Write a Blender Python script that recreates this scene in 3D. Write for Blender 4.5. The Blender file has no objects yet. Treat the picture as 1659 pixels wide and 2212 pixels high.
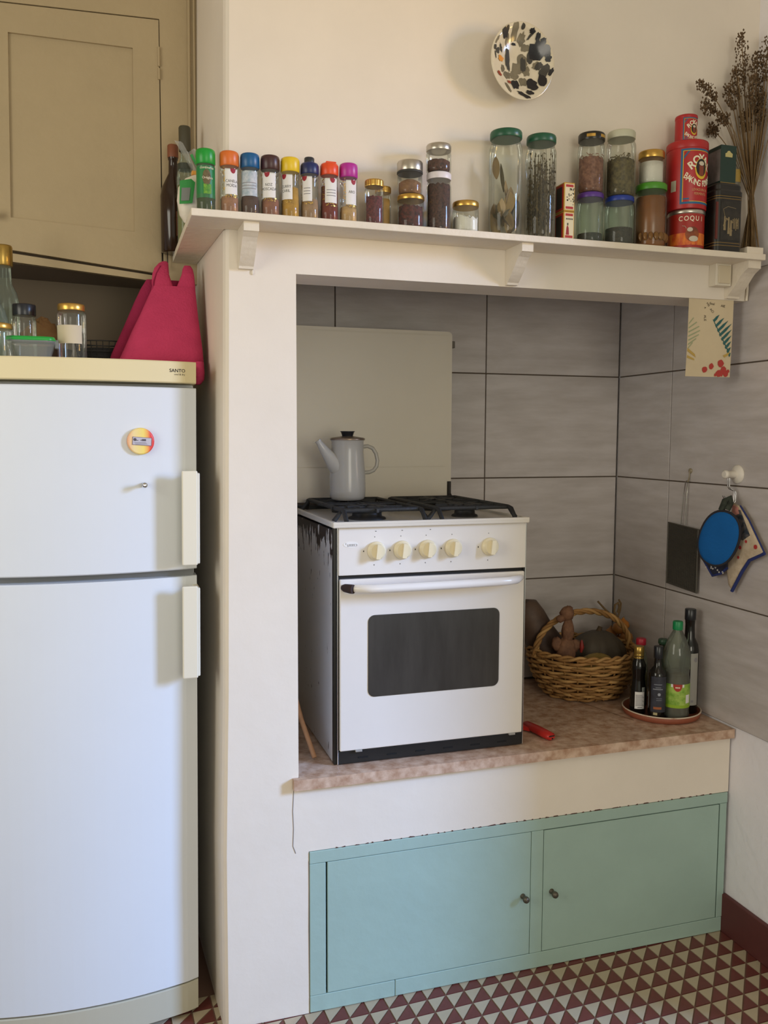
import bpy, bmesh, math, random
from mathutils import Vector, Matrix
random.seed(7)
PI = math.pi
C = bpy.context.scene.collection
SC = bpy.context.scene

# ------------------------------------------------------------------ camera
F_PX = 1882.0
cam_d = bpy.data.cameras.new('camera'); cam = bpy.data.objects.new('camera', cam_d); C.objects.link(cam)
yaw, pitch, roll = 0.3081, -0.0867, 0.0036
fw = Vector((math.sin(yaw)*math.cos(pitch), math.cos(yaw)*math.cos(pitch), math.sin(pitch)))
rt = Vector((math.cos(yaw), -math.sin(yaw), 0)); up = rt.cross(fw)
r2 = math.cos(roll)*rt + math.sin(roll)*up; u2 = -math.sin(roll)*rt + math.cos(roll)*up
M = Matrix((r2, u2, -fw)).transposed().to_4x4(); M.translation = (-0.2825, -2.3, 1.6371)
cam.matrix_world = M
cam_d.sensor_fit = 'VERTICAL'; cam_d.sensor_height = 24.0; cam_d.lens = 24.0*F_PX/2212.0
cam_d.clip_start = 0.05
SC.camera = cam

# ------------------------------------------------------------------ world, lights, exposure
w = bpy.data.worlds.new('world'); SC.world = w; w.use_nodes = True
bg = w.node_tree.nodes['Background']; bg.inputs[0].default_value = (1.0, 0.99, 0.80, 1); bg.inputs[1].default_value = 0.54

def area(name, loc, target, sx, sy, power, col, spread=180):
    d = bpy.data.lights.new(name, 'AREA'); d.shape = 'RECTANGLE'; d.size = sx; d.size_y = sy
    d.energy = power; d.color = col; d.spread = math.radians(spread)
    o = bpy.data.objects.new(name, d); C.objects.link(o); o.location = loc
    o.rotation_euler = (Vector(target)-Vector(loc)).to_track_quat('-Z', 'Y').to_euler()
    return o
# the kitchen window on the right, beyond the end of the tiled wall: warm light off the street, blue light off the sky
area('window_warm_light', (4.9, -2.95, 2.35), (0.5, 0.0, 2.75), 0.9, 1.4, 8.0, (1.0, 0.62, 0.18), 50)
area('window_sky_light', (4.9, -2.95, 2.75), (0.1, 0.0, 0.35), 0.9, 1.4, 36, (0.31, 0.52, 1.0), 50)
# two added fill lights, overhead and behind the camera; no such fixtures are seen
area('ceiling_fill_light', (0.35, -2.5, 3.34), (0.4, -0.6, 1.4), 1.6, 1.6, 4, (1.0, 0.87, 0.75))
area('rear_fill_light', (0.5, -4.5, 1.7), (0.6, 0.0, 1.3), 1.2, 1.4, 33, (1.0, 0.92, 0.78))
# a window in the far left wall
area('left_window_light', (-1.95, -1.2, 1.9), (1.6, -0.1, 1.5), 1.2, 1.4, 26, (1.0, 0.97, 0.84))
SC.view_settings.view_transform = 'Standard'; SC.view_settings.look = 'None'
SC.view_settings.gamma = 1.0; SC.view_settings.use_curve_mapping = False
SC.view_settings.exposure = 0.0
SC.cycles.use_denoising = True
SC.cycles.max_bounces = 8; SC.cycles.transparent_max_bounces = 16

# ------------------------------------------------------------------ materials
def lin(c):
    return tuple(((x/255)/12.92 if x/255 <= 0.04045 else ((x/255+0.055)/1.055)**2.4) for x in c)
_mats = {}
def mat(name, col, rough=0.6, metal=0.0, var=0.0, vscale=8.0, bump=0.0, bscale=60.0, col2=None, stretch=None, spec=0.5, thr=None, coat=0.0):
    """Principled material; col is sRGB 0-255. var/col2 mix a second tone by noise, bump gives fine relief."""
    if name in _mats: return _mats[name]
    m = bpy.data.materials.new(name); m.use_nodes = True
    nt = m.node_tree; b = nt.nodes['Principled BSDF']
    c = lin(col); b.inputs['Base Color'].default_value = (*c, 1)
    b.inputs['Roughness'].default_value = rough; b.inputs['Metallic'].default_value = metal
    b.inputs['Specular IOR Level'].default_value = spec
    if coat: b.inputs['Coat Weight'].default_value = coat
    if var or col2 or bump:
        tc = nt.nodes.new('ShaderNodeTexCoord'); mp = nt.nodes.new('ShaderNodeMapping')
        nt.links.new(tc.outputs['Object'], mp.inputs[0])
        if stretch: mp.inputs['Scale'].default_value = stretch
    if var or col2:
        n = nt.nodes.new('ShaderNodeTexNoise'); n.inputs['Scale'].default_value = vscale
        n.inputs['Detail'].default_value = 6; n.inputs['Roughness'].default_value = 0.6
        nt.links.new(mp.outputs[0], n.inputs['Vector'])
        r = nt.nodes.new('ShaderNodeValToRGB')
        lo, hi = thr if thr else (0.35, 0.65)
        r.color_ramp.elements[0].position = lo; r.color_ramp.elements[1].position = hi
        c2 = lin(col2) if col2 else tuple(x*(1-var) for x in c)
        r.color_ramp.elements[0].color = (*c2, 1); r.color_ramp.elements[1].color = (*c, 1)
        nt.links.new(n.outputs['Fac'], r.inputs[0]); nt.links.new(r.outputs[0], b.inputs['Base Color'])
    if bump:
        n2 = nt.nodes.new('ShaderNodeTexNoise'); n2.inputs['Scale'].default_value = bscale; n2.inputs['Detail'].default_value = 5
        nt.links.new(mp.outputs[0], n2.inputs['Vector'])
        bp = nt.nodes.new('ShaderNodeBump'); bp.inputs['Strength'].default_value = bump; bp.inputs['Distance'].default_value = 0.01
        nt.links.new(n2.outputs['Fac'], bp.inputs['Height']); nt.links.new(bp.outputs[0], b.inputs['Normal'])
    _mats[name] = m
    return m

def glass(name, tint=(248, 250, 246), gloss=0.6, rough=0.03, body=0.03):
    """thin clear glass: tinted see-through, fresnel reflection and a little milky body"""
    if name in _mats: return _mats[name]
    m = bpy.data.materials.new(name); m.use_nodes = True; nt = m.node_tree; nt.nodes.clear()
    out = nt.nodes.new('ShaderNodeOutputMaterial')
    tr = nt.nodes.new('ShaderNodeBsdfTransparent'); tr.inputs[0].default_value = (*lin(tint), 1)
    df = nt.nodes.new('ShaderNodeBsdfDiffuse'); df.inputs[0].default_value = (*lin(tint), 1)
    mx0 = nt.nodes.new('ShaderNodeMixShader'); mx0.inputs[0].default_value = body
    nt.links.new(tr.outputs[0], mx0.inputs[1]); nt.links.new(df.outputs[0], mx0.inputs[2])
    gl = nt.nodes.new('ShaderNodeBsdfGlossy'); gl.inputs['Roughness'].default_value = rough
    lw = nt.nodes.new('ShaderNodeFresnel'); lw.inputs[0].default_value = 1.45
    ma = nt.nodes.new('ShaderNodeMath'); ma.operation = 'MULTIPLY'; ma.inputs[1].default_value = gloss
    nt.links.new(lw.outputs[0], ma.inputs[0])
    mx = nt.nodes.new('ShaderNodeMixShader'); nt.links.new(ma.outputs[0], mx.inputs[0])
    nt.links.new(mx0.outputs[0], mx.inputs[1]); nt.links.new(gl.outputs[0], mx.inputs[2])
    nt.links.new(mx.outputs[0], out.inputs[0])
    _mats[name] = m
    return m

PAINT = mat('wall_paint', (231, 222, 208), 0.75, bump=0.12, bscale=22, var=0.05, vscale=3)
BEIGE = mat('cupboard_paint', (178, 160, 126), 0.55, bump=0.15, bscale=35, var=0.06, vscale=4)
TRIMW = mat('shelf_paint', (228, 218, 200), 0.5, bump=0.25, bscale=40, var=0.06, vscale=9)
TILE = mat('wall_tile', (204, 198, 196), 0.35, col2=(186, 179, 175), vscale=5, stretch=(0.8, 0.8, 5), bump=0.05, bscale=60)
GROUT = mat('grout', (92, 80, 68), 0.9)
CREAMW = mat('white_enamel', (226, 221, 214), 0.28, var=0.03, vscale=5)
FRIDGEW = mat('fridge_enamel', (217, 222, 227), 0.5, var=0.015, vscale=4)
FRIDGEC = mat('fridge_cream', (222, 208, 164), 0.45)
HANDLEW = mat('ivory_plastic', (226, 220, 200), 0.4)
DARK = mat('dark_gap', (26, 27, 28), 0.7)
GASK = mat('grey_gasket', (120, 122, 122), 0.7)
GREEN = mat('sage_paint', (160, 186, 176), 0.5, bump=0.12, bscale=30, var=0.06, vscale=5)
RED = mat('red_floor_tile', (112, 58, 52), 0.45, var=0.2, vscale=14)
CRT = mat('cream_floor_tile', (184, 170, 144), 0.45, var=0.14, vscale=10)
FGROUT = mat('floor_grout', (120, 92, 78), 0.9)
OXRED = mat('oxblood_paint', (92, 44, 42), 0.55, var=0.15, vscale=12)
STONE = mat('counter_stone', (210, 184, 162), 0.4, col2=(168, 132, 106), vscale=30, bump=0.06, bscale=80)
BLACK = mat('black_enamel', (24, 26, 28), 0.35)
IRON = mat('cast_iron', (30, 31, 32), 0.6, bump=0.2, bscale=120)
CHROME = mat('chrome', (200, 200, 200), 0.2, 1.0)
STEEL = mat('steel', (170, 168, 160), 0.3, 1.0)
OVENG = mat('oven_glass', (70, 67, 62), 0.16, var=0.3, vscale=6, stretch=(3, 1, 0.5), spec=0.35)
KNOB = mat('ivory_knob', (228, 216, 182), 0.35)
GLASS = glass('clear_glass')
GLASSG = glass('green_tint_glass', (228, 238, 230), body=0.06)
PLAST = glass('clear_plastic', (232, 236, 232), 0.7, 0.15, 0.22)
WHITEP = mat('white_paper', (226, 224, 222), 0.7)
GOLD = mat('gold_metal', (205, 165, 84), 0.3, 0.85)
SILV = mat('silver_metal', (190, 184, 172), 0.3, 0.9)
INK = mat('black_ink', (30, 30, 32), 0.7)
GREYINK = mat('grey_ink', (140, 138, 142), 0.7)
BADGE = mat('red_badge', (150, 26, 44), 0.6)
LETW = mat('white_lettering', (236, 226, 200), 0.6)

# ------------------------------------------------------------------ mesh builder
class MB:
    def __init__(s): s.v = []; s.f = []; s.mi = []; s.sm = []
    def add(s, vs, fs, mi=0, smooth=False):
        o = len(s.v); s.v += [tuple(p) for p in vs]
        for f in fs: s.f.append(tuple(i+o for i in f)); s.mi.append(mi); s.sm.append(smooth)
        return s
    def box(s, x0, x1, y0, y1, z0, z1, mi=0, bev=0.0, seg=2):
        bm = bmesh.new(); bmesh.ops.create_cube(bm, size=1)
        for v in bm.verts: v.co = Vector(((x0+x1)/2+v.co.x*(x1-x0), (y0+y1)/2+v.co.y*(y1-y0), (z0+z1)/2+v.co.z*(z1-z0)))
        if bev: bmesh.ops.bevel(bm, geom=bm.edges[:], offset=bev, segments=seg, profile=0.5, affect='EDGES')
        bm.verts.index_update()
        s.add([v.co[:] for v in bm.verts], [[v.index for v in f.verts] for f in bm.faces], mi, False)
        bm.free(); return s
    def loft(s, rings, cap0=True, cap1=True, mi=0, smooth=True, closed=True):
        n = len(rings[0]); vs = [p for r in rings for p in r]; fs = []
        for a in range(len(rings)-1):
            for i in range(n if closed else n-1):
                j = (i+1) % n; fs.append((a*n+i, a*n+j, (a+1)*n+j, (a+1)*n+i))
        s.add(vs, fs, mi, smooth)
        if closed and cap0: s.add(rings[0], [tuple(range(n))[::-1]], mi, False)
        if closed and cap1: s.add(rings[-1], [tuple(range(n))], mi, False)
        return s
    def lathe(s, prof, n=32, mi=0, cx=0, cy=0, cap0=True, cap1=True, smooth=True, sx=1, sy=1):
        return s.loft([[(cx+r*sx*math.cos(2*PI*i/n), cy+r*sy*math.sin(2*PI*i/n), z) for i in range(n)] for r, z in prof], cap0, cap1, mi, smooth)
    def lathe_y(s, prof, n=24, mi=0, cx=0, cz=0, smooth=True, cap0=True, cap1=True):
        """turned about an axis along Y: prof = (radius, y)"""
        return s.loft([[(cx+r*math.cos(2*PI*i/n), y, cz+r*math.sin(2*PI*i/n)) for i in range(n)] for r, y in prof], cap0, cap1, mi, smooth)
    def lathe_x(s, prof, n=24, mi=0, cy=0, cz=0, smooth=True, cap0=True, cap1=True):
        return s.loft([[(x, cy+r*math.cos(2*PI*i/n), cz+r*math.sin(2*PI*i/n)) for i in range(n)] for r, x in prof], cap0, cap1, mi, smooth)
    def tube(s, pts, r, n=8, mi=0, closed=False, smooth=True):
        pts = [Vector(p) for p in pts]; N = len(pts); rings = []; prev = None
        for k, p in enumerate(pts):
            if closed: t = (pts[(k+1) % N]-pts[k-1])
            else: t = pts[min(k+1, N-1)]-pts[max(k-1, 0)]
            if t.length < 1e-9: t = Vector((0, 0, 1))
            t.normalize()
            if prev is None:
                a = Vector((0, 0, 1)) if abs(t.z) < 0.9 else Vector((1, 0, 0))
                nrm = t.cross(a).normalized()
            else:
                nrm = (prev - t*prev.dot(t))
                nrm = nrm.normalized() if nrm.length > 1e-6 else t.orthogonal().normalized()
            prev = nrm; b = t.cross(nrm)
            rr = r[k] if isinstance(r, (list, tuple)) else r
            rings.append([(p+nrm*rr*math.cos(2*PI*i/n)+b*rr*math.sin(2*PI*i/n))[:] for i in range(n)])
        if closed: rings.append(rings[0]); s.loft(rings, False, False, mi, smooth)
        else: s.loft(rings, True, True, mi, smooth)
        return s
    def prism(s, poly, axis, a, b, mi=0, smooth_side=False):
        """poly: 2-D outline; axis: the direction of extrusion from a to b"""
        def P(p, t):
            return {'x': (t, p[0], p[1]), 'y': (p[0], t, p[1]), 'z': (p[0], p[1], t)}[axis]
        n = len(poly)
        A = [P(p, a) for p in poly]; B = [P(p, b) for p in poly]
        s.add(A+B, [(i, (i+1) % n, n+(i+1) % n, n+i) for i in range(n)], mi, smooth_side)
        s.add(A, [tuple(range(n))[::-1]], mi, False); s.add(B, [tuple(range(n))], mi, False)
        return s
    def blob(s, c, r, n=12, m=8, mi=0, lump=0.0, seed=0):
        rng = random.Random(seed); rx, ry, rz = r if isinstance(r, tuple) else (r, r, r)
        rings = []
        for j in range(m+1):
            th = PI*j/m; rings.append([])
            for i in range(n):
                k = 1+lump*(rng.random()-0.5)
                st = max(math.sin(th), 0.02)
                rings[-1].append((c[0]+rx*k*st*math.cos(2*PI*i/n), c[1]+ry*k*st*math.sin(2*PI*i/n), c[2]-rz*k*math.cos(th)))
        return s.loft(rings, True, True, mi, True)
    def octa(s, c, r, mi=0):
        x, y, z = c
        return s.add([(x+r, y, z), (x-r, y, z), (x, y+r, z), (x, y-r, z), (x, y, z+r*1.3), (x, y, z-r*1.3)],
                     [(0, 2, 4), (2, 1, 4), (1, 3, 4), (3, 0, 4), (2, 0, 5), (1, 2, 5), (3, 1, 5), (0, 3, 5)], mi, False)
    def patch(s, r, th0, th1, z0, z1, mi=0, n=16, zf=None, rt=None):
        """strip on a cylinder; angle measured from -Y towards +X"""
        lo, hi = [], []
        for i in range(n+1):
            t = th0+(th1-th0)*i/n
            lo.append((r*math.sin(t), -r*math.cos(t), z0)); hi.append((r*math.sin(t), -r*math.cos(t), z1))
        return s.add(lo+hi, [(i, i+1, n+2+i, n+1+i) for i in range(n)], mi, True)
    def decal(s, r, th0, th1, lo, hi, mi=0, n=14):
        """shape printed on a cylinder: lo(u), hi(u) give its lower and upper edge for u from -1 to 1"""
        a_, b_ = [], []
        for i in range(n+1):
            t = th0+(th1-th0)*i/n; u = -1+2*i/n
            a_.append((r*math.sin(t), -r*math.cos(t), lo(u))); b_.append((r*math.sin(t), -r*math.cos(t), hi(u)))
        return s.add(a_+b_, [(i, i+1, n+2+i, n+1+i) for i in range(n)], mi, True)
    def cyl_oval(s, r, th, z, ra, rz, mi=0):
        f = lambda u: rz*math.sqrt(max(0, 1-u*u))
        return s.decal(r, th-ra, th+ra, lambda u: z-f(u), lambda u: z+f(u), mi)
    def xf(s, M):
        s.v = [(M @ Vector(p))[:] for p in s.v]; return s
    def merge(s, o, mi=None):
        b = len(s.v); s.v += o.v; s.f += [tuple(i+b for i in f) for f in o.f]
        s.mi += (o.mi if mi is None else [mi]*len(o.f)); s.sm += o.sm; return s

def obj(name, mb, mats, parent=None, loc=(0, 0, 0)):
    me = bpy.data.meshes.new(name); me.from_pydata(mb.v, [], mb.f)
    for m in (mats if isinstance(mats, (list, tuple)) else [mats]): me.materials.append(m)
    me.polygons.foreach_set('material_index', mb.mi); me.polygons.foreach_set('use_smooth', mb.sm); me.update()
    bm = bmesh.new(); bm.from_mesh(me); bmesh.ops.recalc_face_normals(bm, faces=bm.faces); bm.to_mesh(me); bm.free()
    o = bpy.data.objects.new(name, me); C.objects.link(o); o.location = loc
    if parent: o.parent = parent
    return o
def tag(o, label, cat, group=None):
    o['label'] = label; o['category'] = cat
    if group: o['group'] = group
    return o
def thing(name, label, cat, loc=(0, 0, 0), group=None, rot=(0, 0, 0)):
    o = bpy.data.objects.new(name, None); C.objects.link(o); o.location = loc; o.rotation_euler = rot
    o.empty_display_size = 0.05
    return tag(o, label, cat, group)
def struct(name, mb, mats, parent=None):
    o = obj(name, mb, mats, parent); o['kind'] = 'structure'; return o
def copy_part(src, parent, name=None, loc=None):
    o = src.copy(); C.objects.link(o); o.parent = parent
    if name: o.name = name
    if loc: o.location = loc
    return o

_txt = {}
def text(body, size, spacing=1.0, bold=0.0):
    """flat lettering as mesh data centred on the origin (x right, y up)"""
    k = (body, spacing, bold)
    if k not in _txt:
        cu = bpy.data.curves.new('t', 'FONT'); cu.body = body; cu.size = 1; cu.align_x = 'CENTER'; cu.align_y = 'CENTER'
        cu.space_character = spacing; cu.offset = bold; cu.resolution_u = 3; cu.fill_mode = 'FRONT'
        to = bpy.data.objects.new('t', cu); C.objects.link(to)
        dg = bpy.context.evaluated_depsgraph_get(); dg.update()
        me = bpy.data.meshes.new_from_object(to.evaluated_get(dg))
        _txt[k] = ([v.co[:] for v in me.vertices], [tuple(p.vertices) for p in me.polygons])
        bpy.data.objects.remove(to); bpy.data.curves.remove(cu); bpy.data.meshes.remove(me)
    v, f = _txt[k]
    return [(x*size, y*size) for x, y, z in v], f
def text_flat(mb, body, size, x, z, y, mi=0, rot=0, **k):
    v, f = text(body, size, **k); c, s = math.cos(rot), math.sin(rot)
    return mb.add([(x+a*c-b*s, y, z+a*s+b*c) for a, b in v], f, mi)
def text_cyl(mb, body, size, r, th, z, mi=0, rot=0, arc=0, tall=1.0, **k):
    """lettering wrapped on a cylinder; arc lifts the middle of the line"""
    v, f = text(body, size, **k); c, s = math.cos(rot), math.sin(rot)
    hw = max(abs(a) for a, b in v)+1e-6
    out = []
    for a, b in v:
        b *= tall; a, b = a*c-b*s, a*s+b*c
        b -= arc*(a/hw)**2
        t = th+a/r; out.append((r*math.sin(t), -r*math.cos(t), z+b))
    return mb.add(out, f, mi)

# ================================================================== STRUCTURE
XR, YB, ZC = 1.640, 0.706, 0.695      # right wall, niche back wall, counter top
def xl(z): return -0.009+0.0125*z if z > 0.9 else -0.008+0.001*z   # the old pillar is not quite plumb
# chimney breast: pillar, lintel, wall above, parapet under the counter
mb = MB()
rings = []
for z in (0, 0.5, 0.95, 1.5, 2.05, 2.5, 3.4):
    a = xl(z); rings.append([(a-0.03, 0.706, z), (a-0.001, 0.02, z), (a+0.004, 0.007, z), (a+0.012, 0.0, z), (0.204, 0, z), (0.204, 0.706, z)])
mb.loft(rings, smooth=False)
mb.box(0.204, XR+0.006, 0.0, 0.15, 2.062, 3.4)
mb.box(0.204, XR, 0.0, 0.10, 0.478, 0.665)
mb.box(0.204, 0.232, 0.0, 0.10, 0.0, 0.478)
struct('wall_chimney', mb, PAINT)
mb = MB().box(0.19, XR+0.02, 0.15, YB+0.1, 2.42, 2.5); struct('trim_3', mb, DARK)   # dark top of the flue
# niche back wall and right wall with tiles as separate pieces
wb = struct('wall_back', MB().box(0.19, XR, YB+0.006, YB+0.1, 0.0, 2.45), GROUT)
wr = struct('wall_right', MB().box(XR+0.006, XR+0.1, -0.62, YB+0.1, 0.0, 3.4), mat('side_paint', (236, 234, 238), 0.75, bump=0.3, bscale=25))
zs = [0.70, 1.090, 1.482, 1.871, 2.262, 2.45]
g = 0.0022
_tm = {}
def tile(parent, a0, a1, z0, z1, plane):
    w_, h_ = round(a1-a0-2*g, 4), round(z1-z0-2*g, 4)
    key = (w_, h_, plane)
    if key not in _tm:
        m = MB()
        if plane == 'back': m.box(0, w_, 0, 0.008, 0, h_, bev=0.001, seg=1)
        else: m.box(0, 0.008, 0, w_, 0, h_, bev=0.001, seg=1)
        _tm[key] = obj('tile', m, TILE, parent); o = _tm[key]
    else: o = copy_part(_tm[key], parent, 'tile')
    o.location = (a0+g, YB, z0+g) if plane == 'back' else (XR, a0+g, z0+g)
    return o
for k in range(5):
    for a0, a1 in ((0.204, 0.492), (0.492, 1.071), (1.071, XR-0.002)): tile(wb, a0, a1, zs[k], zs[k+1], 'back')
    for a0, a1 in ((-0.62, -0.21), (-0.21, 0.37), (0.37, YB-0.001)):
        if zs[k] > 2.2 and a0 < 0.1: continue
        if 1.8 < zs[k] < 2.0 and a0 < 0.1:
            tile(wr, a0, a1, zs[k], 2.16, 'right'); continue
        tile(wr, a0, a1, zs[k], zs[k+1], 'right')
mb = MB().box(XR+0.004, XR+0.0065, -0.62, YB, 0.70, 2.16); struct('trim_4', mb, GROUT)
# baseboard
struct('baseboard_right', MB().box(XR-0.010, XR+0.006, -0.62, 0.0, 0.0, 0.130, bev=0.003), OXRED)
# upper wall skim right of the breast is the wall_right itself; recess wall, left wall, ceiling, far walls
struct('wall_left', MB().box(-2.5, -2.05, -4.8, 1.0, 0, 3.4), PAINT)
struct('wall_recess', MB().box(-2.05, 0.0, 0.78, 0.88, 0, 3.4), mat('recess_shade_paint', (104, 92, 76), 0.85))  # shade of the recess over the fridge put into the wall colour
struct('ceiling', MB().box(-2.4, 5.2, -4.8, 1.0, 3.4, 3.5), PAINT)

# floor: grout bed, triangular tiles, one part each where they show
fl = struct('floor', MB().box(-2.4, 5.2, -4.8, 1.0, -0.05, -0.0025), FGROUT)
ang, per, fx, fy = math.radians(2.7), 0.0593, 0.573, -0.0435
ca, sa = math.cos(ang), math.sin(ang)
def gp(i, j): return (fx+(i*ca-j*sa)*per, fy+(i*sa+j*ca)*per)
e = 0.035
def tri_mb(kind):
    p = [(2.4*e, e), (1-e, e), (1-e, 1-2.4*e)] if kind == 'red' else [(e, 2.4*e), (1-2.4*e, 1-e), (e, 1-e)]
    return MB().prism([(a*per, b*per) for a, b in p], 'z', -0.004, 0.0)
tsrc = {}
stuffm = {'red': MB(), 'cream': MB()}
def in_view(x, y):
    return (y > -0.36+0.03 and x > 0.22 and y < 0.035 and y > -0.27*(x-0.22)/1.42-0.05 and x < 1.68) or (-0.1 < x < 0.05 and -0.02 < y < 0.12)
for i in range(-28, 28):
    for j in range(-16, 4):
        x, y = gp(i+0.5, j+0.5)
        if x > 1.66: continue
        for kind, mt in (('red', RED), ('cream', CRT)):
            ox, oy = gp(i, j)
            if in_view(x, y):
                if kind not in tsrc:
                    o = obj('tile', tri_mb(kind), mt, fl); tsrc[kind] = o
                else: o = copy_part(tsrc[kind], fl, 'tile')
                o.location = (ox, oy, 0); o.rotation_euler = (0, 0, ang)
            else:
                m = tri_mb(kind).xf(Matrix.Translation((ox, oy, 0)) @ Matrix.Rotation(ang, 4, 'Z'))
                stuffm[kind].merge(m)
for kind, mt in (('red', RED), ('cream', CRT)):
    o = obj('outer_%s_tiles' % kind, stuffm[kind], mt, fl); o['kind'] = 'stuff'

# ================================================================== SHELF, BRACKETS, SWITCH
ZS = 2.181
sh = thing('shelf', 'long cream painted mantel shelf carrying the jars, wrapping round the chimney breast', 'shelf', (0, 0, ZS))
mb = MB().box(-0.076, 1.601, -0.12, -0.0005, -0.018, 0, bev=0.002)
obj('front_board', mb, TRIMW, sh)
mb = MB().prism([(-0.076, 0.0), (0.017, 0.0), (-0.004, 0.487), (-0.076, 0.487)], 'z', -0.018, 0)
obj('side_board', mb, TRIMW, sh)
def bracket(x0, x1, zb):
    prof = [(-0.0005, 0.0), (-0.104, 0.0), (-0.104, -0.022)]
    for k in range(9):
        t = k/8; prof.append((-0.098+0.082*t**0.75*(1-0.12*math.sin(PI*t)), -0.024-(zb-0.03)*t))
    prof += [(-0.014, -zb), (-0.0005, -zb)]
    return MB().prism(prof, 'x', x0, x1)
for (x0, x1), lab in (((0.052, 0.090), 'cream shelf bracket at the left end, over the pillar'),
                      ((0.808, 0.842), 'cream shelf bracket in the middle of the lintel'),
                      ((1.553, 1.598), 'cream scrolled shelf bracket at the right end, beside the light switch')):
    o = obj('shelf_bracket', bracket(0, x1-x0, 0.098), TRIMW, None, (x0, 0, ZS-0.018)); tag(o, lab, 'bracket', 'brackets under the shelf')
obj('paint_drip', MB().blob((0.037, -0.002, -0.104), (0.0035, 0.002, 0.007), 10, 8), TRIMW, [o for o in bpy.data.objects if o.name == 'shelf_bracket'][0])
sw = thing('light_switch', 'square cream light switch on the lintel at the right end', 'switch', (1.494, 0, 2.098))
obj('mounting_box', MB().box(0, 0.056, -0.034, 0, 0, 0.067, bev=0.002), mat('switch_cream', (216, 208, 190), 0.4), sw)
obj('rocker', MB().box(0.008, 0.050, -0.038, -0.033, 0.007, 0.060, bev=0.0015), mat('switch_face', (204, 192, 166), 0.4), sw)
tag(obj('wood_block', MB().box(0, 0.058, 0, 0.07, 0, 0.020, bev=0.0015), TRIMW, None, (1.540, -0.112, ZS)), 'small white painted block lying at the right end of the shelf', 'block')
# pipe stub cable running down at the right end of the lintel
tag(obj('cable', MB().tube([(1.634, -0.006, 2.155), (1.634, -0.006, 2.10), (1.632, -0.006, 2.062)], 0.004), TRIMW), 'thin cream cable running down behind the right shelf bracket', 'cable')

# ================================================================== CUPBOARD OVER THE FRIDGE
YC = 0.489
cb = thing('wall_cupboard', 'beige painted built-in wall cupboard above the fridge, with a sagging panelled door', 'cupboard', (-0.3, YC, 2.13))
def cpr(name, poly, y0, y1, m=BEIGE, parent=cb, loc=(0.3, -YC, -2.13)):
    return obj(name, MB().prism(poly, 'y', y0, y1), m, parent, loc)
cpr('stile', [(-0.1035, 2.112), (0.012, 2.10), (0.022, 3.38), (-0.1035, 3.38)], YC, YC+0.02)
cpr('top_rail', [(-0.63, 2.857), (-0.1035, 2.873), (-0.1035, 3.38), (-0.63, 3.38)], YC, YC+0.02)
cpr('bottom_rail', [(-0.63, 2.148), (-0.1035, 2.112), (-0.1035, 2.103), (-0.63, 2.146)], YC, YC+0.02)
cpr('bottom_rail', [(-0.63, 2.172), (-0.1035, 2.119), (-0.1035, 2.103), (-0.63, 2.146)], YC-0.001, YC+0.018)
cpr('left_stile', [(-1.05, 2.15), (-0.63, 2.146), (-0.63, 3.38), (-1.05, 3.38)], YC, YC+0.02)
cpr('carcass', [(-1.05, 2.152), (-0.012, 2.122), (-0.012, 3.38), (-1.05, 3.38)], YC+0.03, 0.779, mat('carcass_dark', (92, 78, 62), 0.85))
OUT = [(-0.625, 2.181), (-0.1075, 2.127), (-0.1055, 2.868), (-0.625, 2.852)]
INN = [(-0.530, 2.263), (-0.187, 2.247), (-0.181, 2.779), (-0.522, 2.777)]
dr = obj('door', MB().prism([OUT[0], OUT[1], INN[1], INN[0]], 'y', YC-0.003, YC+0.016).prism([OUT[1], OUT[2], INN[2], INN[1]], 'y', YC-0.003, YC+0.016)
         .prism([OUT[2], OUT[3], INN[3], INN[2]], 'y', YC-0.003, YC+0.016).prism([OUT[3], OUT[0], INN[0], INN[3]], 'y', YC-0.003, YC+0.016), BEIGE, cb, (0.3, -YC, -2.13))
obj('door_panel', MB().prism(INN, 'y', YC+0.005, YC+0.014), BEIGE, dr)
obj('hinge', MB().tube([(-0.1065, YC-0.005, 2.735), (-0.1065, YC-0.005, 2.79)], 0.004).tube([(-0.1065, YC-0.005, 2.697), (-0.1065, YC-0.005, 2.729)], 0.004), BEIGE, dr)
obj('knob', MB().lathe_y([(0.004, 0.0), (0.005, -0.012), (0.011, -0.02), (0.011, -0.028), (0.006, -0.033)], cx=-0.568, cz=2.262), STEEL, dr, (0, YC-0.003, 0))
mb = MB()
mb.tube([(-0.020, YC-0.004, 2.47), (-0.017, YC-0.004, 2.9), (-0.014, YC-0.004, 3.38)], 0.0045)
mb.tube([(-0.004, YC-0.004, 2.50), (-0.002, YC-0.004, 2.9), (0.002, YC-0.004, 3.38)], 0.0035)
struct('trim_5', mb, BEIGE)

# ================================================================== FRIDGE
fr = thing('fridge', 'tall white two-door fridge-freezer with a bowed front and cream top', 'fridge', (-0.069, 0.09, 0))
def bow(x): return -0.042+0.042*((x+0.30)/0.30)**2       # local y of the bowed front
def bowed(z0, z1, yb=0.055, dy=0.0, x0=-0.60, x1=0.0, n=20, bev=0.006):
    xs = [x0+(x1-x0)*i/n for i in range(n+1)]
    poly = [(x0, yb)]+[(x, bow(x)+dy+(0.004 if i in (0, n) else 0)) for i, x in enumerate(xs)]+[(x1, yb)]
    m = MB(); rings = []
    for z, ins in ((z0, 0.003), (z0+0.003, 0), (z1-0.003, 0), (z1, 0.003)):
        rings.append([(x, y+(ins if y < yb else 0), z) for x, y in poly])
    return m.loft(rings, smooth=False)
obj('body', MB().box(-0.598, -0.002, 0.062, 0.60, 0.03, 1.775, bev=0.004), FRIDGEW, fr)
obj('gasket', MB().box(-0.592, -0.008, 0.012, 0.064, 0.115, 1.765), GASK, fr)
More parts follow.
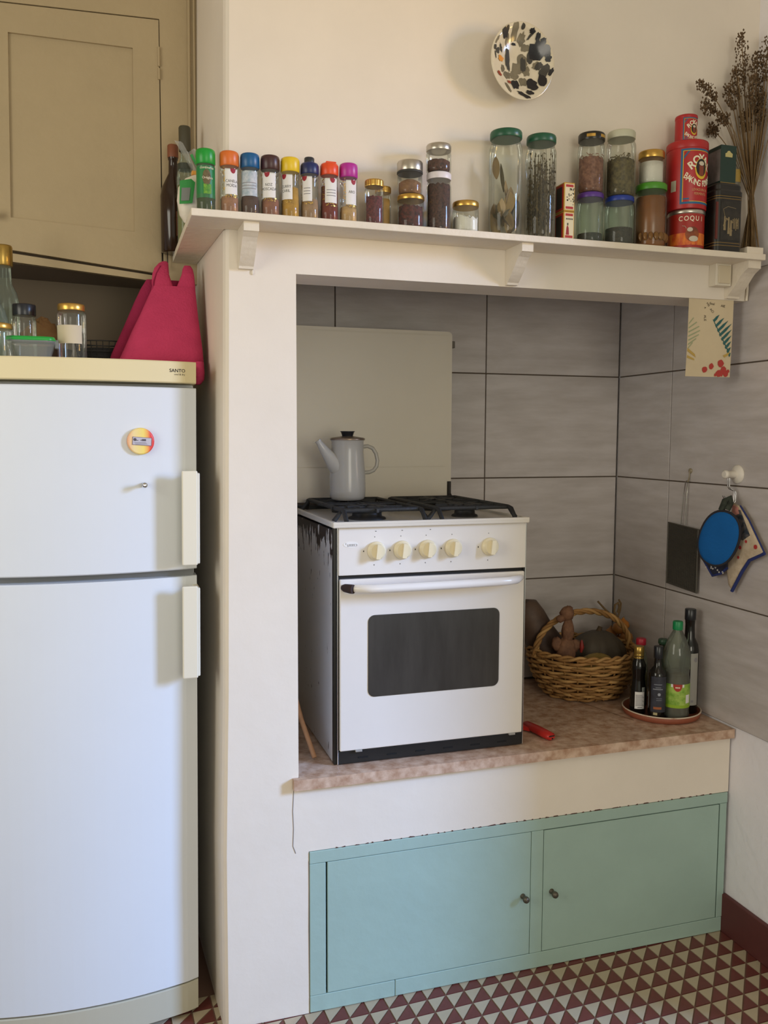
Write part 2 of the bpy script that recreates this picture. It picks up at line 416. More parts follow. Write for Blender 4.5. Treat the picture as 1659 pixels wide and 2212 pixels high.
tp = obj('top_cap', bowed(1.775, 1.832, yb=0.60, dy=-0.002), FRIDGEC, fr)
mb = MB()
v, f = text('SANTO', 0.0125, bold=0.01); mb.add([(x-0.050, bow(x-0.050)-0.0025, y+1.807) for x, y in v], f)
v, f = text('cool & dry', 0.0066); mb.add([(x-0.044, bow(x-0.044)-0.0025, y+1.7975) for x, y in v], f)
obj('lettering', mb, INK, tp)
H_ = 0.012
def fdoor(z0, z1, hz0, hz1):
    d = obj('door', bowed(z0, z1), FRIDGEW, fr)
    m = MB().box(-0.044, -0.004, -0.068, -0.056, hz0, hz1, bev=0.003).box(-0.013, 0.003, -0.058, 0.020, hz0+0.002, hz1-0.006, bev=0.003)
    obj('handle', m, HANDLEW, d)
    return d
fdoor(0.106, 1.258, 0.992, 1.240)
fdoor(1.277, 1.763, 1.296, 1.545)
obj('plinth', bowed(0.014, 0.100, yb=0.10, dy=0.004), mat('plinth_grey_cream', (186, 182, 162), 0.5), fr)
def shear(o):                                                   # the old fridge leans a little towards the pillar
    for c_ in o.children:
        if c_.type == 'MESH':
            for v in c_.data.vertices: v.co.x += 0.0108*v.co.z
        shear(c_)
shear(fr)
mg = thing('fridge_magnet', 'round yellow and red magnet with a printed grey sticker on the upper fridge door', 'magnet', (-0.198, 0.0580, 1.622))
def disc_uv():
    m = bpy.data.materials.new('magnet_print'); m.use_nodes = True; nt = m.node_tree; b = nt.nodes['Principled BSDF']
    tc = nt.nodes.new('ShaderNodeTexCoord'); sp = nt.nodes.new('ShaderNodeSeparateXYZ'); rp = nt.nodes.new('ShaderNodeValToRGB')
    mr = nt.nodes.new('ShaderNodeMapRange'); mr.inputs['From Min'].default_value = -0.035; mr.inputs['From Max'].default_value = 0.035
    nt.links.new(tc.outputs['Object'], sp.inputs[0]); nt.links.new(sp.outputs['X'], mr.inputs['Value']); nt.links.new(mr.outputs[0], rp.inputs[0])
    e_ = rp.color_ramp.elements; e_[0].position = 0.0; e_[0].color = (*lin((232, 168, 130)), 1); e_[1].position = 1.0; e_[1].color = (*lin((226, 60, 60)), 1)
    for p, cc in ((0.25, (236, 212, 150)), (0.6, (240, 216, 110)), (0.74, (240, 170, 84)), (0.84, (228, 70, 64))):
        q = e_.new(p); q.color = (*lin(cc), 1)
    nt.links.new(rp.outputs[0], b.inputs['Base Color']); b.inputs['Roughness'].default_value = 0.4
    return m
tilt = math.atan2(bow(-0.11)-bow(-0.15), 0.04)
mg.rotation_euler = (0, 0, tilt)
obj('disc', MB().lathe_y([(0.030, 0.0), (0.033, -0.001), (0.035, -0.006), (0.034, -0.009), (0.031, -0.0098)], 36), disc_uv(), mg)
st = obj('sticker', MB().box(-0.022, 0.027, -0.0112, -0.0098, -0.0105, 0.0105).xf(Matrix.Rotation(math.radians(4), 4, 'Y')), mat('sticker_border', (120, 100, 120), 0.6), mg)
obj('sticker_face', MB().box(-0.0208, 0.0258, -0.0116, -0.0108, -0.0093, 0.0093).xf(Matrix.Rotation(math.radians(4), 4, 'Y')), mat('sticker_grey', (190, 186, 196), 0.6), st)
mb = MB().lathe_y([(0.004, -0.0116), (0.004, -0.0119)], 12, cx=-0.0155, cz=0.0045)
mb.box(-0.014, -0.007, -0.0119, -0.0116, 0.0015, 0.003).box(-0.001, 0.001, -0.0119, -0.0116, 0.001, 0.004).box(0.002, 0.0125, -0.0119, -0.0116, 0.0005, 0.0055)
for k in range(3): mb.box(-0.018+0.002*k, 0.012+0.002*k, -0.0119, -0.0116, -0.0035-0.0022*k, -0.0029-0.0022*k)
obj('print', mb, mat('sticker_ink', (84, 78, 84), 0.7), st)
tag(obj('magnet_pin', MB().lathe_y([(0.0058, 0.0), (0.0058, -0.006), (0.004, -0.014), (0.0062, -0.022), (0.0074, -0.028), (0.0058, -0.034), (0.002, -0.0355)], 16), CHROME, None, (-0.190, 0.0570, 1.509)),
    'small shiny metal pin magnet below the round magnet on the fridge door', 'magnet')

# ---- things on the fridge top (z 1.832)
ZF = 1.833
def jar(name, label, cat, loc, r, h, lid_h, lid_mat, lid_r=None, neck=None, sh=0.80, fill=None, fill_mat=None, mound=0.0, lump=0.0, gl=None, group=None, base=0.004, ridge=False):
    t = thing(name, label, cat, loc, group)
    neck = neck or r*0.86; lid_r = lid_r or neck*1.06
    z1 = h-lid_h
    prof = [(r*0.86, 0.0), (r*0.97, 0.004), (r, 0.010), (r, h*sh*0.96), (r*0.985, h*sh), (neck*1.02, min(z1-0.001, h*sh+(r-neck)*1.2+0.004)), (neck, z1-0.0005), (neck, h-0.003)]
    obj('glass', MB().lathe(prof, 28), gl or GLASS, t)
    lp = [(lid_r, z1), (lid_r*1.02, z1+0.002), (lid_r*1.02, h-0.003), (lid_r*0.97, h), (lid_r*0.8, h-0.0008)]
    if ridge:
        m = MB(); rings = []
        for rr, zz in lp:
            rings.append([(rr*(1+(0.035 if i % 2 else 0))*math.cos(2*PI*i/48), rr*(1+(0.035 if i % 2 else 0))*math.sin(2*PI*i/48), zz) for i in range(48)])
        m.loft(rings, smooth=False)
    else: m = MB().lathe(lp, 28)
    obj('lid', m, lid_mat, t)
    if fill:
        n = 28; rng = random.Random(hash(name+label) % 999 if False else len(label)); fr_ = r-0.0035; zt = fill*h
        rings = []
        for rr, zz in ((fr_*0.86, base), (fr_, base+0.006), (fr_, zt*0.6), (fr_, zt)):
            rings.append([(rr*math.cos(2*PI*i/n), rr*math.sin(2*PI*i/n), zz+(lump*(rng.random()-0.5) if zz == zt else 0)) for i in range(n)])
        for q in (0.75, 0.45, 0.15):
            rings.append([(fr_*q*math.cos(2*PI*i/n), fr_*q*math.sin(2*PI*i/n), zt+mound*(1-q*q)+lump*(rng.random()-0.5)) for i in range(n)])
        obj('contents', MB().loft(rings, smooth=not lump), fill_mat, t)
    return t
def paper(t, r, th0, th1, z0, z1, m=WHITEP, name='paper_label'):
    return obj(name, MB().patch(r, th0, th1, z0, z1), m, t)

b1 = thing('glass_bottle', 'tall glass bottle with a gold cap at the left edge on the fridge', 'bottle', (-0.540, 0.325, ZF))
obj('glass', MB().lathe([(0.036, 0), (0.040, 0.004), (0.040, 0.16), (0.034, 0.19), (0.022, 0.215), (0.020, 0.275)], 28), GLASSG, b1)
obj('cap', MB().lathe([(0.0245, 0.262), (0.026, 0.265), (0.026, 0.312), (0.024, 0.317), (0.015, 0.3165)], 28), mat('gold_cap', (176, 146, 76), 0.3, 0.8), b1)
b2 = thing('green_bottle', 'pale green glass bottle in front of the gold capped one on the fridge', 'bottle', (-0.562, 0.228, ZF))
obj('glass', MB().lathe([(0.038, 0), (0.044, 0.005), (0.044, 0.09), (0.034, 0.13), (0.018, 0.155), (0.016, 0.18)], 28), GLASSG, b2)
obj('cap', MB().lathe([(0.019, 0.165), (0.020, 0.167), (0.020, 0.182), (0.018, 0.184)], 24), mat('dark_green_cap', (40, 70, 52), 0.4), b2)
jar('small_jar', 'small glass jar with a gold lid at the left edge on the fridge', 'jar', (-0.540, 0.135, ZF), 0.036, 0.085, 0.014, GOLD, neck=0.034)
jar('bottle_jar', 'clear glass jar with a black lid behind the green-lidded box', 'jar', (-0.484, 0.255, ZF), 0.030, 0.152, 0.030, mat('black_plastic', (28, 30, 36), 0.3), neck=0.026, lid_r=0.029, sh=0.72)
bx = thing('food_box', 'clear plastic food box with a bright green lid on the fridge', 'container', (-0.462, 0.175, ZF))
def rrect(hx, hy, rad, z, n=6):
    p = []
    for cx, cy, a0 in ((hx-rad, hy-rad, 0), (-hx+rad, hy-rad, PI/2), (-hx+rad, -hy+rad, PI), (hx-rad, -hy+rad, 1.5*PI)):
        for i in range(n+1):
            a = a0+PI/2*i/n; p.append((cx+rad*math.cos(a), cy+rad*math.sin(a), z))
    return p
obj('tub', MB().loft([rrect(0.040, 0.034, 0.018, 0), rrect(0.046, 0.040, 0.02, 0.006), rrect(0.057, 0.050, 0.022, 0.040), rrect(0.060, 0.053, 0.022, 0.042), rrect(0.060, 0.053, 0.022, 0.046)]), PLAST, bx)
obj('lid', MB().loft([rrect(0.0585, 0.0515, 0.021, 0.046), rrect(0.060, 0.053, 0.022, 0.048), rrect(0.058, 0.051, 0.021, 0.056), rrect(0.050, 0.043, 0.02, 0.057)]), mat('green_plastic', (30, 152, 58), 0.35), bx)
for s_ in (1,): obj('clip', MB().box(0.057, 0.066, -0.012, 0.012, 0.030, 0.052, bev=0.002), PLAST, bx)
j = jar('glass_jar', 'glass jar with a gold lid and blank paper label on the fridge', 'jar', (-0.363, 0.20, ZF), 0.0375, 0.150, 0.017, GOLD, neck=0.032, lid_r=0.034, sh=0.84)
paper(j, 0.0379, -1.25, 0.75, 0.045, 0.093, mat('kraft_label', (198, 186, 160), 0.8))
ck = thing('cork_bowl', 'brown crumpled paper bundle in a low tray behind the jars on the fridge', 'bundle', (-0.455, 0.43, ZF))
obj('tray', MB().lathe([(0.07, 0), (0.085, 0.05), (0.084, 0.05), (0.068, 0.004)], 24), mat('brown_tray', (66, 50, 40), 0.6), ck)
obj('paper_wad', MB().blob((0.0, 0, 0.075), (0.055, 0.05, 0.06), 14, 9, lump=0.35, seed=4).blob((-0.05, 0.0, 0.055), (0.035, 0.03, 0.03), 10, 7, lump=0.3, seed=5), mat('kraft_paper', (132, 98, 64), 0.8, bump=0.6, bscale=40), ck)
wk = thing('wire_basket', 'dark wire basket half hidden behind the pink bag on the fridge', 'basket', (-0.285, 0.480, ZF))
mb = MB()
for k in range(6):
    z = 0.004+0.015*k; rr = 0.065+0.015*k/5
    mb.tube([(rr*math.cos(2*PI*i/24), rr*math.sin(2*PI*i/24), z) for i in range(24)], 0.0018, 5, closed=True)
for i in range(28):
    a = 2*PI*i/28; mb.tube([(0.065*math.cos(a), 0.065*math.sin(a), 0.004), (0.08*math.cos(a), 0.08*math.sin(a), 0.08)], 0.0012, 4)
obj('wire_mesh', mb, mat('dark_wire', (34, 34, 36), 0.5), wk)
obj('cloth_lining', MB().lathe([(0.055, 0.006), (0.07, 0.06), (0.04, 0.05), (0.01, 0.055)], 16), mat('dark_cloth', (48, 46, 48), 0.9), wk)

# ---- pink felt bag
PINK = mat('pink_felt', (196, 66, 104), 0.95, var=0.10, vscale=18, bump=0.3, bscale=180, spec=0.1)
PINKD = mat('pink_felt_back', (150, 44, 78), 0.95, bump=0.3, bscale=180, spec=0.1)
bag = thing('felt_bag', 'raspberry pink felt tote bag hanging beside the pillar over the fridge', 'bag', (-0.12, 0.27, ZF))
def sect(xa, xb, yc, d, z, n=28, p=2.6):
    cx, hx = (xa+xb)/2, (xb-xa)/2; out = []
    for i in range(n):
        a = 2*PI*i/n; c_, s_ = math.cos(a), math.sin(a)
        out.append((cx+hx*math.copysign(abs(c_)**(2/p), c_), yc+d*math.copysign(abs(s_)**(2/p), s_), z))
    return out
rows = [(-0.243, -0.014, .275, .052, 1.835), (-0.242, -0.010, .272, .058, 1.85), (-0.228, -0.012, .274, .056, 1.88), (-0.206, -0.017, .284, .048, 1.93), (-0.184, -0.021, .296, .038, 1.975),
        (-0.164, -0.024, .306, .029, 2.02), (-0.150, -0.026, .312, .022, 2.05), (-0.147, -0.027, .314, .017, 2.062)]
L_ = (0.12, -0.27, -ZF)
mb = MB().loft([sect(*r_) for r_ in rows], True, True)
obj('bag_body', mb, PINK, bag, L_)
rows2 = [(-0.272, -0.05, .345, .02, 1.836), (-0.262, -0.05, .345, .024, 1.87), (-0.226, -0.05, .350, .022, 1.95), (-0.196, -0.05, .356, .017, 2.02), (-0.176, -0.05, .36, .013, 2.062), (-0.160, -0.06, .365, .008, 2.088)]
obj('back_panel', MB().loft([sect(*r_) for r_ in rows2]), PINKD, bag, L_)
obj('handle', MB().loft([sect(-0.147, -0.086, .314, .012, 2.055), sect(-0.148, -0.092, .322, .011, 2.075), sect(-0.145, -0.098, .335, .011, 2.10), sect(-0.138, -0.098, .35, .010, 2.12), sect(-0.125, -0.098, .362, .009, 2.136), sect(-0.114, -0.101, .37, .006, 2.143)]), PINK, bag, L_)
obj('handle', MB().loft([sect(-0.082, -0.026, .314, .012, 2.055), sect(-0.072, -0.027, .318, .011, 2.08), sect(-0.064, -0.028, .325, .011, 2.10), sect(-0.060, -0.031, .332, .010, 2.118), sect(-0.055, -0.037, .336, .006, 2.128)]), PINK, bag, L_)
obj('corner_flap', MB().loft([sect(-0.044, -0.012, .26, .04, 1.845), sect(-0.043, -0.0105, .255, .04, 1.815), sect(-0.042, -0.012, .25, .035, 1.795), sect(-0.040, -0.022, .25, .02, 1.782)]), PINK, bag, L_)
obj('seam', MB().tube([(-0.146, .303, 2.045), (-0.143, .312, 2.075), (-0.134, .326, 2.10), (-0.121, .345, 2.125)], 0.0022, 6), PINKD, bag, L_)
for hx, lab in ((-0.108, 'thin wire hook at the shelf end, left of its pair'), (-0.092, 'thin wire hook at the shelf end, right of its pair')):
    tag(obj('wire_hook', MB().tube([(0, 0, 0.034), (0, -0.006, 0.036), (0, -0.010, 0.030), (0, -0.012, 0.010), (0, -0.008, -0.008), (0, -0.014, -0.016), (0, -0.022, -0.006)], 0.0016, 6), mat('dark_steel', (60, 54, 48), 0.4, 0.6), None, (hx, 0.486, 2.155)), lab, 'hook', 'wire hooks under the shelf')

# ================================================================== SHELF CONTENTS
def spice_text(mb, lines, r, th, z, size, dz):
    for k, tx in enumerate(lines): text_cyl(mb, tx, size, r, th, z-k*dz, tall=1.15)
def spice(name, label, x, capcol, powder, kind, lines=(), fill=0.3, badge_th=0.35, lab=(-0.5, 0.75), labz=(0.049, 0.110), cap_h=0.032, spk=True, goldspk=True, lab_m=None):
    y = -0.062
    t = thing(name, label, 'spice jar', (x, y, ZS), 'spice jars in a row on the shelf')
    r, h = 0.0235, 0.154; z1 = h-cap_h
    obj('glass', MB().lathe([(r*0.9, 0), (r, 0.004), (r, 0.043), (r*0.955, 0.047), (r*0.955, 0.107), (r, 0.111), (r*0.98, 0.117), (r*0.84, z1-0.001), (r*0.84, z1+0.004)], 28), GLASS, t)
    cm = mat('cap_'+name, capcol, 0.35)
    cr = r*1.0
    if kind == 'flip':
        m = MB().lathe([(cr*0.94, z1-0.002), (cr, z1), (cr, z1+0.020), (cr*0.9, z1+0.025), (cr*0.62, z1+0.028), (0.3*cr, z1+0.028)], 28)
        c_ = obj('cap', m, cm, t)
        obj('flip_top', MB().lathe([(0.0125, z1+0.026), (0.013, z1+0.028), (0.013, z1+0.040), (0.0115, z1+0.042)], 20, cy=0.004), mat('dark_flip', (44, 46, 52), 0.4), c_)
    elif kind == 'snap':
        m = MB().lathe([(cr*0.94, z1-0.002), (cr, z1), (cr, z1+0.022), (cr*0.9, z1+0.027), (cr*0.7, z1+0.029), (0.2*cr, z1+0.029)], 28)
        c_ = obj('cap', m, cm, t)
        obj('flip_top', MB().box(-0.011, 0.016, -0.012, 0.012, z1+0.0285, z1+0.033, bev=0.002), cm, c_)
    else:
        obj('cap', MB().lathe([(cr*0.94, z1-0.003), (cr*1.02, z1-0.001), (cr*1.02, z1+cap_h*0.75), (cr*0.97, z1+cap_h*0.93), (cr*0.85, h), (0.3*cr, h)], 28), cm, t)
    pm = mat('powder_'+name, powder, 0.9, var=0.25, vscale=60, bump=0.2, bscale=300)
    fr_ = r*0.93
    obj('powder', MB().lathe([(fr_*0.9, 0.004), (fr_, 0.008), (fr_, min(fill*h, 0.043)), (fr_*0.94, max(min(fill*h, 0.105), 0.0445)), (fr_*0.5, max(fill*h, 0.046)+0.003), (0.002, max(fill*h, 0.046)+0.004)], 24), pm, t)
    if lab_m != 'none':
        rl = r*0.962
        l_ = paper(t, rl, lab[0], lab[1], labz[0], labz[1], lab_m or WHITEP)
        m = MB(); zz = labz[1]-0.030
        if lines:
            spice_text(m, lines, rl+0.0002, (lab[0]+lab[1])/2+0.02, zz, 0.0085, 0.0105)
        else:
            for k in range(3): m.patch(rl+0.0002, lab[0]+0.2, lab[1]-0.2, zz-0.007*k, zz-0.007*k+0.0018)
        obj('print', m, GREYINK if kind != 'bold' and not lines else INK, l_)
        if badge_th is not None:
            m = MB().decal(rl+0.0003, badge_th-0.33, badge_th+0.33, lambda u: labz[1]+0.001-0.0125*math.sqrt(max(0, 1-u*u)), lambda u: labz[1]+0.001)
            obj('badge', m, BADGE, l_)
        if goldspk:
            m = MB(); rng = random.Random(len(label))
            for k in range(46):
                a = lab[0]-0.12-0.28*rng.random() if k % 2 else lab[0]+(lab[1]-lab[0])*rng.random()
                z = labz[0]+(labz[1]-labz[0])*rng.random()+0.004 if k % 2 else labz[0]-0.002-0.007*rng.random()
                s_ = 0.0012+0.0012*rng.random(); m.patch(rl+0.0003, a, a+s_/rl*1.4, z, z+s_, n=1)
            o_ = obj('gold_flecks', m, GOLD, l_)
    return t
# the visible faces look towards the camera, some 15 to 25 degrees left of straight ahead
t = spice('green_spice_jar', 'herb jar with a bright green cap and green printed sleeve, first in the spice row', -0.034, (22, 148, 48), (64, 78, 40), 'plain', fill=0.42, lab_m='none', cap_h=0.033)
gs = obj('printed_sleeve', MB().patch(0.0229, -2.2, 2.4, 0.036, 0.113), mat('sleeve_green', (26, 122, 62), 0.4), t)
mb = MB(); text_cyl(mb, 'continente', 0.0085, 0.0231, 0.05, 0.107); text_cyl(mb, 'Orégãos', 0.0080, 0.0234, 0.1, 0.083); obj('lettering', mb, LETW, gs)
mb = MB().cyl_oval(0.0231, 0.0, 0.084, 0.46, 0.019); obj('picture_oval', mb, mat('herb_brown', (110, 96, 62), 0.6, var=0.4, vscale=120), gs)
mb = MB(); mb.patch(0.0231, -0.35, 0.5, 0.045, 0.068); obj('picture_leaves', mb, mat('leaf_print', (120, 168, 52), 0.6, col2=(40, 118, 40), vscale=90), gs)
spice('orange_spice_jar', 'spice jar with an orange cap and tan powder, reading CANELA', 0.024, (214, 110, 44), (176, 128, 98), 'plain', ['CANELA', 'MOÍDA'], 0.27, 0.28, (-0.62, 0.85))
spice('blue_spice_jar', 'spice jar with a petrol blue cap and dark brown spice', 0.075, (18, 88, 138), (92, 66, 56), 'plain', (), 0.33, None, (-1.35, 0.75), goldspk=False, lab_m=mat('grey_label', (196, 200, 206), 0.6, col2=(150, 168, 180), vscale=80))
spice('brown_spice_jar', 'spice jar with a dark brown cap, reading NOZ MOSCADA', 0.126, (66, 38, 38), (156, 104, 80), 'plain', ['NOZ', 'MOSCADA'], 0.31, -0.55, (-1.2, 0.45))
spice('yellow_spice_jar', 'spice jar with a yellow cap and mustard powder, reading CURRY CARIL', 0.177, (226, 192, 36), (196, 150, 56), 'bold', ['CURRY', 'CARIL'], 0.52, -0.95, (-1.5, 0.05))
spice('navy_spice_jar', 'spice jar with a navy cap and raised black flip top', 0.2275, (30, 42, 92), (172, 138, 104), 'flip', (), 0.36, -0.85, (-1.15, 0.05), cap_h=0.034)
spice('scarlet_spice_jar', 'spice jar with an orange-red snap cap and red powder', 0.279, (226, 78, 36), (128, 46, 30), 'snap', (), 0.6, 0.15, (-0.75, 0.75))
spice('magenta_spice_jar', 'spice jar with a magenta cap and half-empty pale powder, last in the spice row', 0.330, (176, 44, 148), (206, 168, 116), 'plain', ['ARO'], 0.20, 0.35, (-0.55, 0.8))

def seedmat(n, c, c2, sc=160): return mat(n, c, 0.8, col2=c2, vscale=sc, bump=0.6, bscale=sc)
PEPPER = seedmat('pink_pepper', (124, 50, 54), (72, 26, 34)); MUST = mat('yellow_powder', (196, 152, 76), 0.9, var=0.2, vscale=50)
BROWNP = seedmat('brown_powder', (152, 110, 74), (120, 82, 52), 60); CLOVE = seedmat('clove', (96, 58, 44), (48, 26, 22), 180)
BEANS = seedmat('red_beans', (112, 44, 36), (40, 22, 22), 110); SALT = mat('white_powder', (228, 224, 216), 0.9, bump=0.2, bscale=80)
jar('pepper_jar', 'little jar with a ridged gold lid full of dark red pepper grains', 'jar', (0.396, -0.074, ZS), 0.0245, 0.116, 0.016, GOLD, neck=0.0225, lid_r=0.0235, fill=0.64, fill_mat=PEPPER, lump=0.006, ridge=True, group='small jars on the shelf')
jar('mustard_jar', 'little jar with a ridged gold lid holding yellow powder, behind the pepper jar', 'jar', (0.432, -0.036, ZS), 0.0215, 0.112, 0.015, GOLD, neck=0.0195, lid_r=0.0205, fill=0.72, fill_mat=MUST, ridge=True, group='small jars on the shelf')
jar('bean_jar', 'squat jar with a thin gold lid and dark red beans, under the brown sugar jar', 'jar', (0.501, -0.062, ZS), 0.0355, 0.089, 0.013, GOLD, neck=0.0345, lid_r=0.0355, sh=0.72, fill=0.66, fill_mat=BEANS, lump=0.01, group='small jars on the shelf')
t = jar('sugar_jar', 'jar with a deep tarnished silver lid and brown powder, stacked on the bean jar', 'jar', (0.498, -0.062, ZS+0.0895), 0.0330, 0.086, 0.025, SILV, neck=0.032, lid_r=0.0335, sh=0.66, fill=0.36, fill_mat=BROWNP, mound=0.012, group='small jars on the shelf')
obj('rubber_seal', MB().lathe([(0.0335, 0.055), (0.0345, 0.056), (0.0345, 0.060), (0.0335, 0.061)], 28), mat('dark_rubber', (50, 50, 46), 0.6), t)
jar('clove_jar', 'tall jar with a white lid packed with dark brown cloves, under the silver-lidded jar', 'jar', (0.580, -0.062, ZS), 0.0335, 0.153, 0.017, mat('white_lid', (222, 216, 220), 0.4), neck=0.0305, lid_r=0.0325, sh=0.78, fill=0.80, fill_mat=CLOVE, lump=0.006, group='small jars on the shelf')
jar('allspice_jar', 'rounded jar with a silver lid and brown peppercorns, stacked on the clove jar', 'jar', (0.579, -0.062, ZS+0.1535), 0.0335, 0.073, 0.016, SILV, neck=0.0315, lid_r=0.033, sh=0.70, fill=0.42, fill_mat=seedmat('peppercorn', (108, 66, 50), (54, 32, 26), 150), mound=0.004, lump=0.004, group='small jars on the shelf')
jar('salt_jar', 'squat jar with a gold lid and white salt, left of the tall green-lidded jars', 'jar', (0.658, -0.062, ZS), 0.0360, 0.085, 0.014, GOLD, neck=0.034, lid_r=0.035, sh=0.74, fill=0.5, fill_mat=SALT, lump=0.012, group='small jars on the shelf')

GLID = mat('green_lid', (26, 84, 58), 0.35)
def bigjar(name, label, x, r, h):
    t = thing(name, label, 'jar', (x, -0.062, ZS), 'tall storage jars on the shelf')
    obj('glass', MB().lathe([(r*0.84, 0), (r*0.95, 0.005), (r, 0.016), (r, h-0.048), (r*0.97, h-0.040), (r*0.88, h-0.030), (r*0.86, h-0.020), (r*0.86, h-0.004)], 32), GLASS, t)
    obj('lid', MB().lathe([(r*0.93, h-0.020), (r*0.96, h-0.018), (r*0.96, h-0.004), (r*0.92, h), (r*0.7, h-0.0008)], 32), GLID, t)
    return t
def leaf_mb(L, W, fold, curl, seed):
    rng = random.Random(seed); vs, fs = [], []; n = 8
    for i in range(n+1):
        t = i/n; wv = W*math.sin(PI*min(t*0.96+0.03, 1))**0.8; z = t*L; y = curl*math.sin(t*2.2)
        vs += [(-wv, y-fold*wv, z), (0, y, z), (wv, y-fold*wv, z)]
    for i in range(n):
        a = i*3; fs += [(a, a+1, a+4, a+3), (a+1, a+2, a+5, a+4)]
    return MB().add(vs, fs, 0, True).add([(x, y+0.0006, z) for x, y, z in vs], [f[::-1] for f in fs], 0, True)
LEAF = [mat('bay_leaf', (136, 112, 70), 0.7, var=0.2, vscale=40), mat('bay_leaf_pale', (166, 140, 92), 0.7, var=0.2, vscale=40), mat('bay_leaf_dark', (84, 76, 48), 0.7, var=0.2, vscale=40)]
t = bigjar('bay_leaf_jar', 'tall glass jar with a green lid holding dried bay leaves, left of its twin', 0.775, 0.0455, 0.281)
rng = random.Random(3)
for k in range(22):
    a = 2*PI*k/22*2.6; rr = 0.012+0.018*rng.random()
    z = 0.012+0.085*rng.random() if k > 3 else 0.09+0.03*k
    L = 0.055+0.03*rng.random()
    m = leaf_mb(L, 0.011+0.005*rng.random(), 0.3, 0.008*rng.choice((-1, 1)), k)
    tl = (rng.random()-0.5)*1.3 if k > 3 else (rng.random()-0.5)*0.5
    m.xf(Matrix.Translation((rr*math.cos(a), rr*math.sin(a), z)) @ Matrix.Rotation(a, 4, 'Z') @ Matrix.Rotation(tl, 4, 'X') @ Matrix.Rotation(tl*0.6, 4, 'Y') @ Matrix.Translation((0, 0, -L*0.3)))
    m.v = [(x*min(1, 0.040/max(1e-6, math.hypot(x, y))), y*min(1, 0.040/max(1e-6, math.hypot(x, y))), max(zz, 0.007)) for x, y, zz in m.v]
    obj('leaf', m, LEAF[k % 3], t)
t = bigjar('thyme_jar', 'tall glass jar with a green lid packed with dried herb sprigs, right of its twin', 0.882, 0.0425, 0.280)
mb = MB(); rng = random.Random(11)
for k in range(130):
    a = rng.random()*2*PI; rr = 0.036*math.sqrt(rng.random()); L = 0.10+0.12*rng.random(); x, y = rr*math.cos(a), rr*math.sin(a)
    z0 = 0.008+0.03*rng.random(); dx, dy = (rng.random()-0.5)*0.02, (rng.random()-0.5)*0.02
    p0 = Vector((x, y, z0)); p1 = Vector((x+dx, y+dy, z0+L))
    q = math.hypot(p1.x, p1.y)
    if q > 0.038: p1.x *= 0.038/q; p1.y *= 0.038/q
    mb.tube([p0, (p0+p1)/2+Vector((0, 0, 0)), p1], 0.0007, 3)
    for q in range(9):
        c = p0.lerp(p1, 0.15+0.85*rng.random()); mb.octa((c.x+(rng.random()-0.5)*0.004, c.y+(rng.random()-0.5)*0.004, c.z), 0.0018+0.0015*rng.random())
o = obj('herb_sprigs', mb, mat('dried_herb', (118, 100, 66), 0.9, col2=(72, 66, 40), vscale=70), t); o['kind'] = 'stuff'

# two little tea tins, red and gold
def teabox(z, label, pic):
    t = thing('tea_tin', label, 'tin', (0.936, -0.098, z), 'small tea tins on the shelf')
    W, D, H = 0.033, 0.05, 0.0775
    obj('tin_body', MB().box(0, W, 0, D, 0, H, bev=0.0015), mat('tin_gold', (206, 164, 78), 0.35, 0.5), t)
    f = obj('front_panel', MB().box(0.0025, W-0.0025, -0.0006, 0.0005, 0.004, H-0.004), mat('tin_cream', (226, 214, 178), 0.5), t)
    m = MB()
    for z0 in (0.006, H-0.0125): obj('red_band', MB().box(0.005, W-0.005, -0.0011, -0.0005, z0, z0+0.0065), mat('tin_red', (176, 42, 30), 0.5), f)
    s_ = obj('side_panel', MB().box(-0.0006, 0.0005, 0.004, D-0.004, 0.004, H-0.004), mat('tin_red', (176, 42, 30), 0.5), t)
    obj('side_picture', MB().box(-0.0011, -0.0005, 0.010, D-0.008, 0.010, H-0.010), mat('tin_dark', (52, 46, 40), 0.6), s_)
    rng = random.Random(int(z*1000)); m = MB()
    if pic == 'trees':
        for k in range(26):
            x, zz = 0.006+0.023*rng.random(), 0.016+0.046*rng.random()
            m.box(x, x+0.001+0.004*rng.random(), -0.0010, -0.0005, zz, zz+0.001+0.005*rng.random())
        obj('printed_branches', m, mat('tin_ink', (82, 80, 66), 0.7), f)
    else:
        m.prism([(0.007, 0.014), (0.017, 0.014), (0.0155, 0.033), (0.012, 0.040), (0.009, 0.034)], 'y', -0.0011, -0.0005)
        obj('printed_robe', m, mat('robe_red', (150, 34, 38), 0.6), f)
        m = MB().box(0.0105, 0.0145, -0.0011, -0.0005, 0.040, 0.046)
        for k in range(5): m.box(0.007+0.0045*k, 0.010+0.0045*k, -0.0010, -0.0005, 0.055, 0.059)
        obj('printed_marks', m, mat('tin_ink', (82, 80, 66), 0.7), f)
    return t
teabox(ZS, 'small red and gold tea tin printed with a red-robed figure, lower of two', 'robe')
teabox(ZS+0.078, 'small red and gold tea tin printed with dark branches, stacked on its twin', 'trees')

